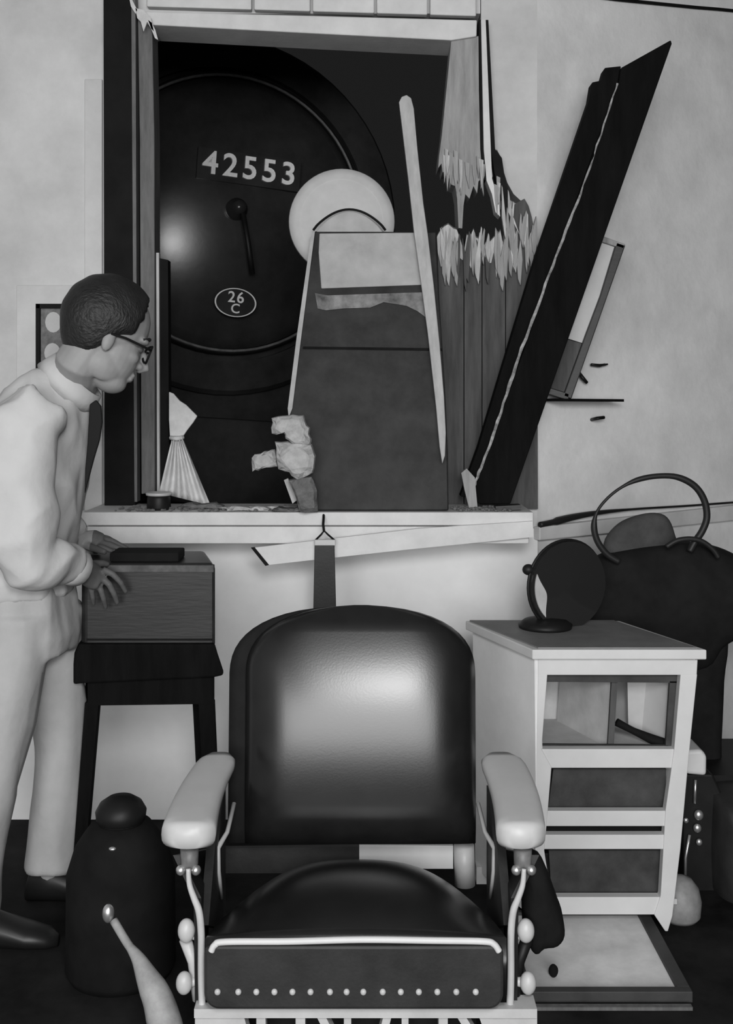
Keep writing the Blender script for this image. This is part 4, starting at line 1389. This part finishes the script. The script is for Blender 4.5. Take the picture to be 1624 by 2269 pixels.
pd2.build('seat_cushion', M_LEATHERD, sc_, smooth=True)
for (x, y, r) in ((1548, 1806, 0.015), (1545, 1835, 0.013), (1520, 1818, 0.008), (1549, 1866, 0.010)):
    MB().ell(P(x, y, 3.15), (r * 0.9, r * 0.7, r), nu=14, nv=10).build('bolt_knob', M_CHROME, sc_, smooth=True)
q = MB()
q.tube([P(1541, 1728, 3.15), P(1539, 1780, 3.15)], 0.004, 8)
q.tube([P(1528, 1850, 3.15), P(1519, 1900, 3.15), P(1518, 1975, 3.15)], 0.004, 8)
q.build('frame_edge', M_CHROME, sc_, smooth=True)
MB().box((P(1520, 0, 3.3).x, 3.25, 0.1), (P(1760, 0, 3.3).x, 3.6, 0.30)).build('seat_box', M_BLACK, sc_)
MB().lathe((P(1640, 0, 3.42).x, 3.42, 0), [(0.24, 0), (0.24, 0.03), (0.12, 0.06), (0.09, 0.12)], 36).build('base', M_BLACK, sc_, smooth=True)

q = MB()
pillow(q, smooth_path([(1336, 1235), (1340, 1195), (1370, 1160), (1410, 1142), (1450, 1136), (1478, 1146), (1494, 1180), (1500, 1235), (1420, 1245), (1336, 1235)], 4)[:-1], 3.44, 0.07, squash=0.5)
q.build('grey_mound', mat('grey_mound_cloth', 0.06, 0.9, 0.1, mott=0.4, scale=9), sc_, smooth=True)  # dark grey rounded mound rising behind the hoop

# black hoop rising over the second chair
hp_ = MB()
pth = smooth_path([(1372, 1245), (1345, 1228), (1324, 1200), (1316, 1168), (1322, 1136), (1342, 1108), (1372, 1083), (1410, 1064), (1455, 1055), (1500, 1057), (1538, 1076), (1560, 1108), (1566, 1146), (1556, 1176), (1540, 1200), (1528, 1222)], 5)
rr = []
for x, y in pth:
    rr.append(0.010 if (y > 1150 and x < 1400) else (0.0045 if (x < 1400) else (0.0085 if x < 1500 else 0.0105)))
for _ in range(3):
    rr = [rr[0]] + [(rr[k - 1] + rr[k] + rr[k + 1]) / 3 for k in range(1, len(rr) - 1)] + [rr[-1]]
hp_.tube([P(x, y, 3.345) for x, y in pth], rr, 10)
hp_.build('hose_loop', M_RUBBER, smooth=True)
tag(COL.objects['hose_loop'], 'black hose standing up in a loop over the second chair', 'hose')
hp_ = MB()
pth = smooth_path([(1476, 1212), (1500, 1198), (1530, 1194), (1556, 1200), (1580, 1218), (1592, 1236)], 5)
hp_.tube([P(x, y, 3.33) for x, y in pth], 0.008, 10)
hp_.build('hose_end', M_RUBBER, smooth=True)
tag(COL.objects['hose_end'], 'short bent black hose end lying over the second chair\'s top right', 'hose')

# ------------------------------------------------------------------ pulled-out drawer on the floor, pot
dw = thing('drawer_tray', 'shallow pale-lined drawer with dark rims lying on the floor below the cabinet', 'drawer', (0.57, 2.78, 0))
ax_, bx_, ay, by = 0.385, 0.735, 2.585, 2.985
MB().box((ax_, ay, 0.004), (bx_, by, 0.014)).build('lining', M_TRAYW, dw)
MB().box((ax_ - 0.012, ay - 0.012, 0), (bx_ + 0.03, ay + 0.012, 0.026)).build('front_rim', M_TRAYD, dw, bevel=0.002)
MB().box((ax_ - 0.012, by - 0.008, 0), (bx_ + 0.03, by + 0.008, 0.022)).build('back_rim', M_TRAYD, dw, bevel=0.002)
MB().box((ax_ - 0.014, ay + 0.012, 0), (ax_ + 0.004, by - 0.008, 0.022)).build('side_rim', M_TRAYD, dw, bevel=0.002)
MB().box((bx_, ay + 0.012, 0), (bx_ + 0.03, by - 0.008, 0.026)).build('side_rim', M_TRAYD, dw, bevel=0.002)
MB().box((ax_ - 0.0, ay - 0.045, 0), (bx_ + 0.02, ay - 0.030, 0.008)).build('pull_strip', M_FRAMEMID, dw)
q = MB()
q.ell(P(1226, 2166, 2.66), (0.012, 0.010, 0.016), nu=10, nv=8)
q.build('dark_stopper', M_MATBLACK, smooth=True)
o = COL.objects['dark_stopper']
o.location.z = 0.014
tag(o, 'tiny dark stopper lying in the pale drawer on the floor', 'stopper')
pt = MB()
pc = Vector((P(1506, 0, 2.99).x, 2.99, 0))
pt.lathe(pc, [(0.001, 0), (0.045, 0), (0.055, 0.012), (0.058, 0.05), (0.050, 0.085), (0.032, 0.108), (0.012, 0.116), (0.001, 0.117)], 28)
pt.build('round_pot', M_POT, smooth=True)
tag(COL.objects['round_pot'], 'small rounded grey pot on the floor behind the cabinet\'s right leg', 'pot')
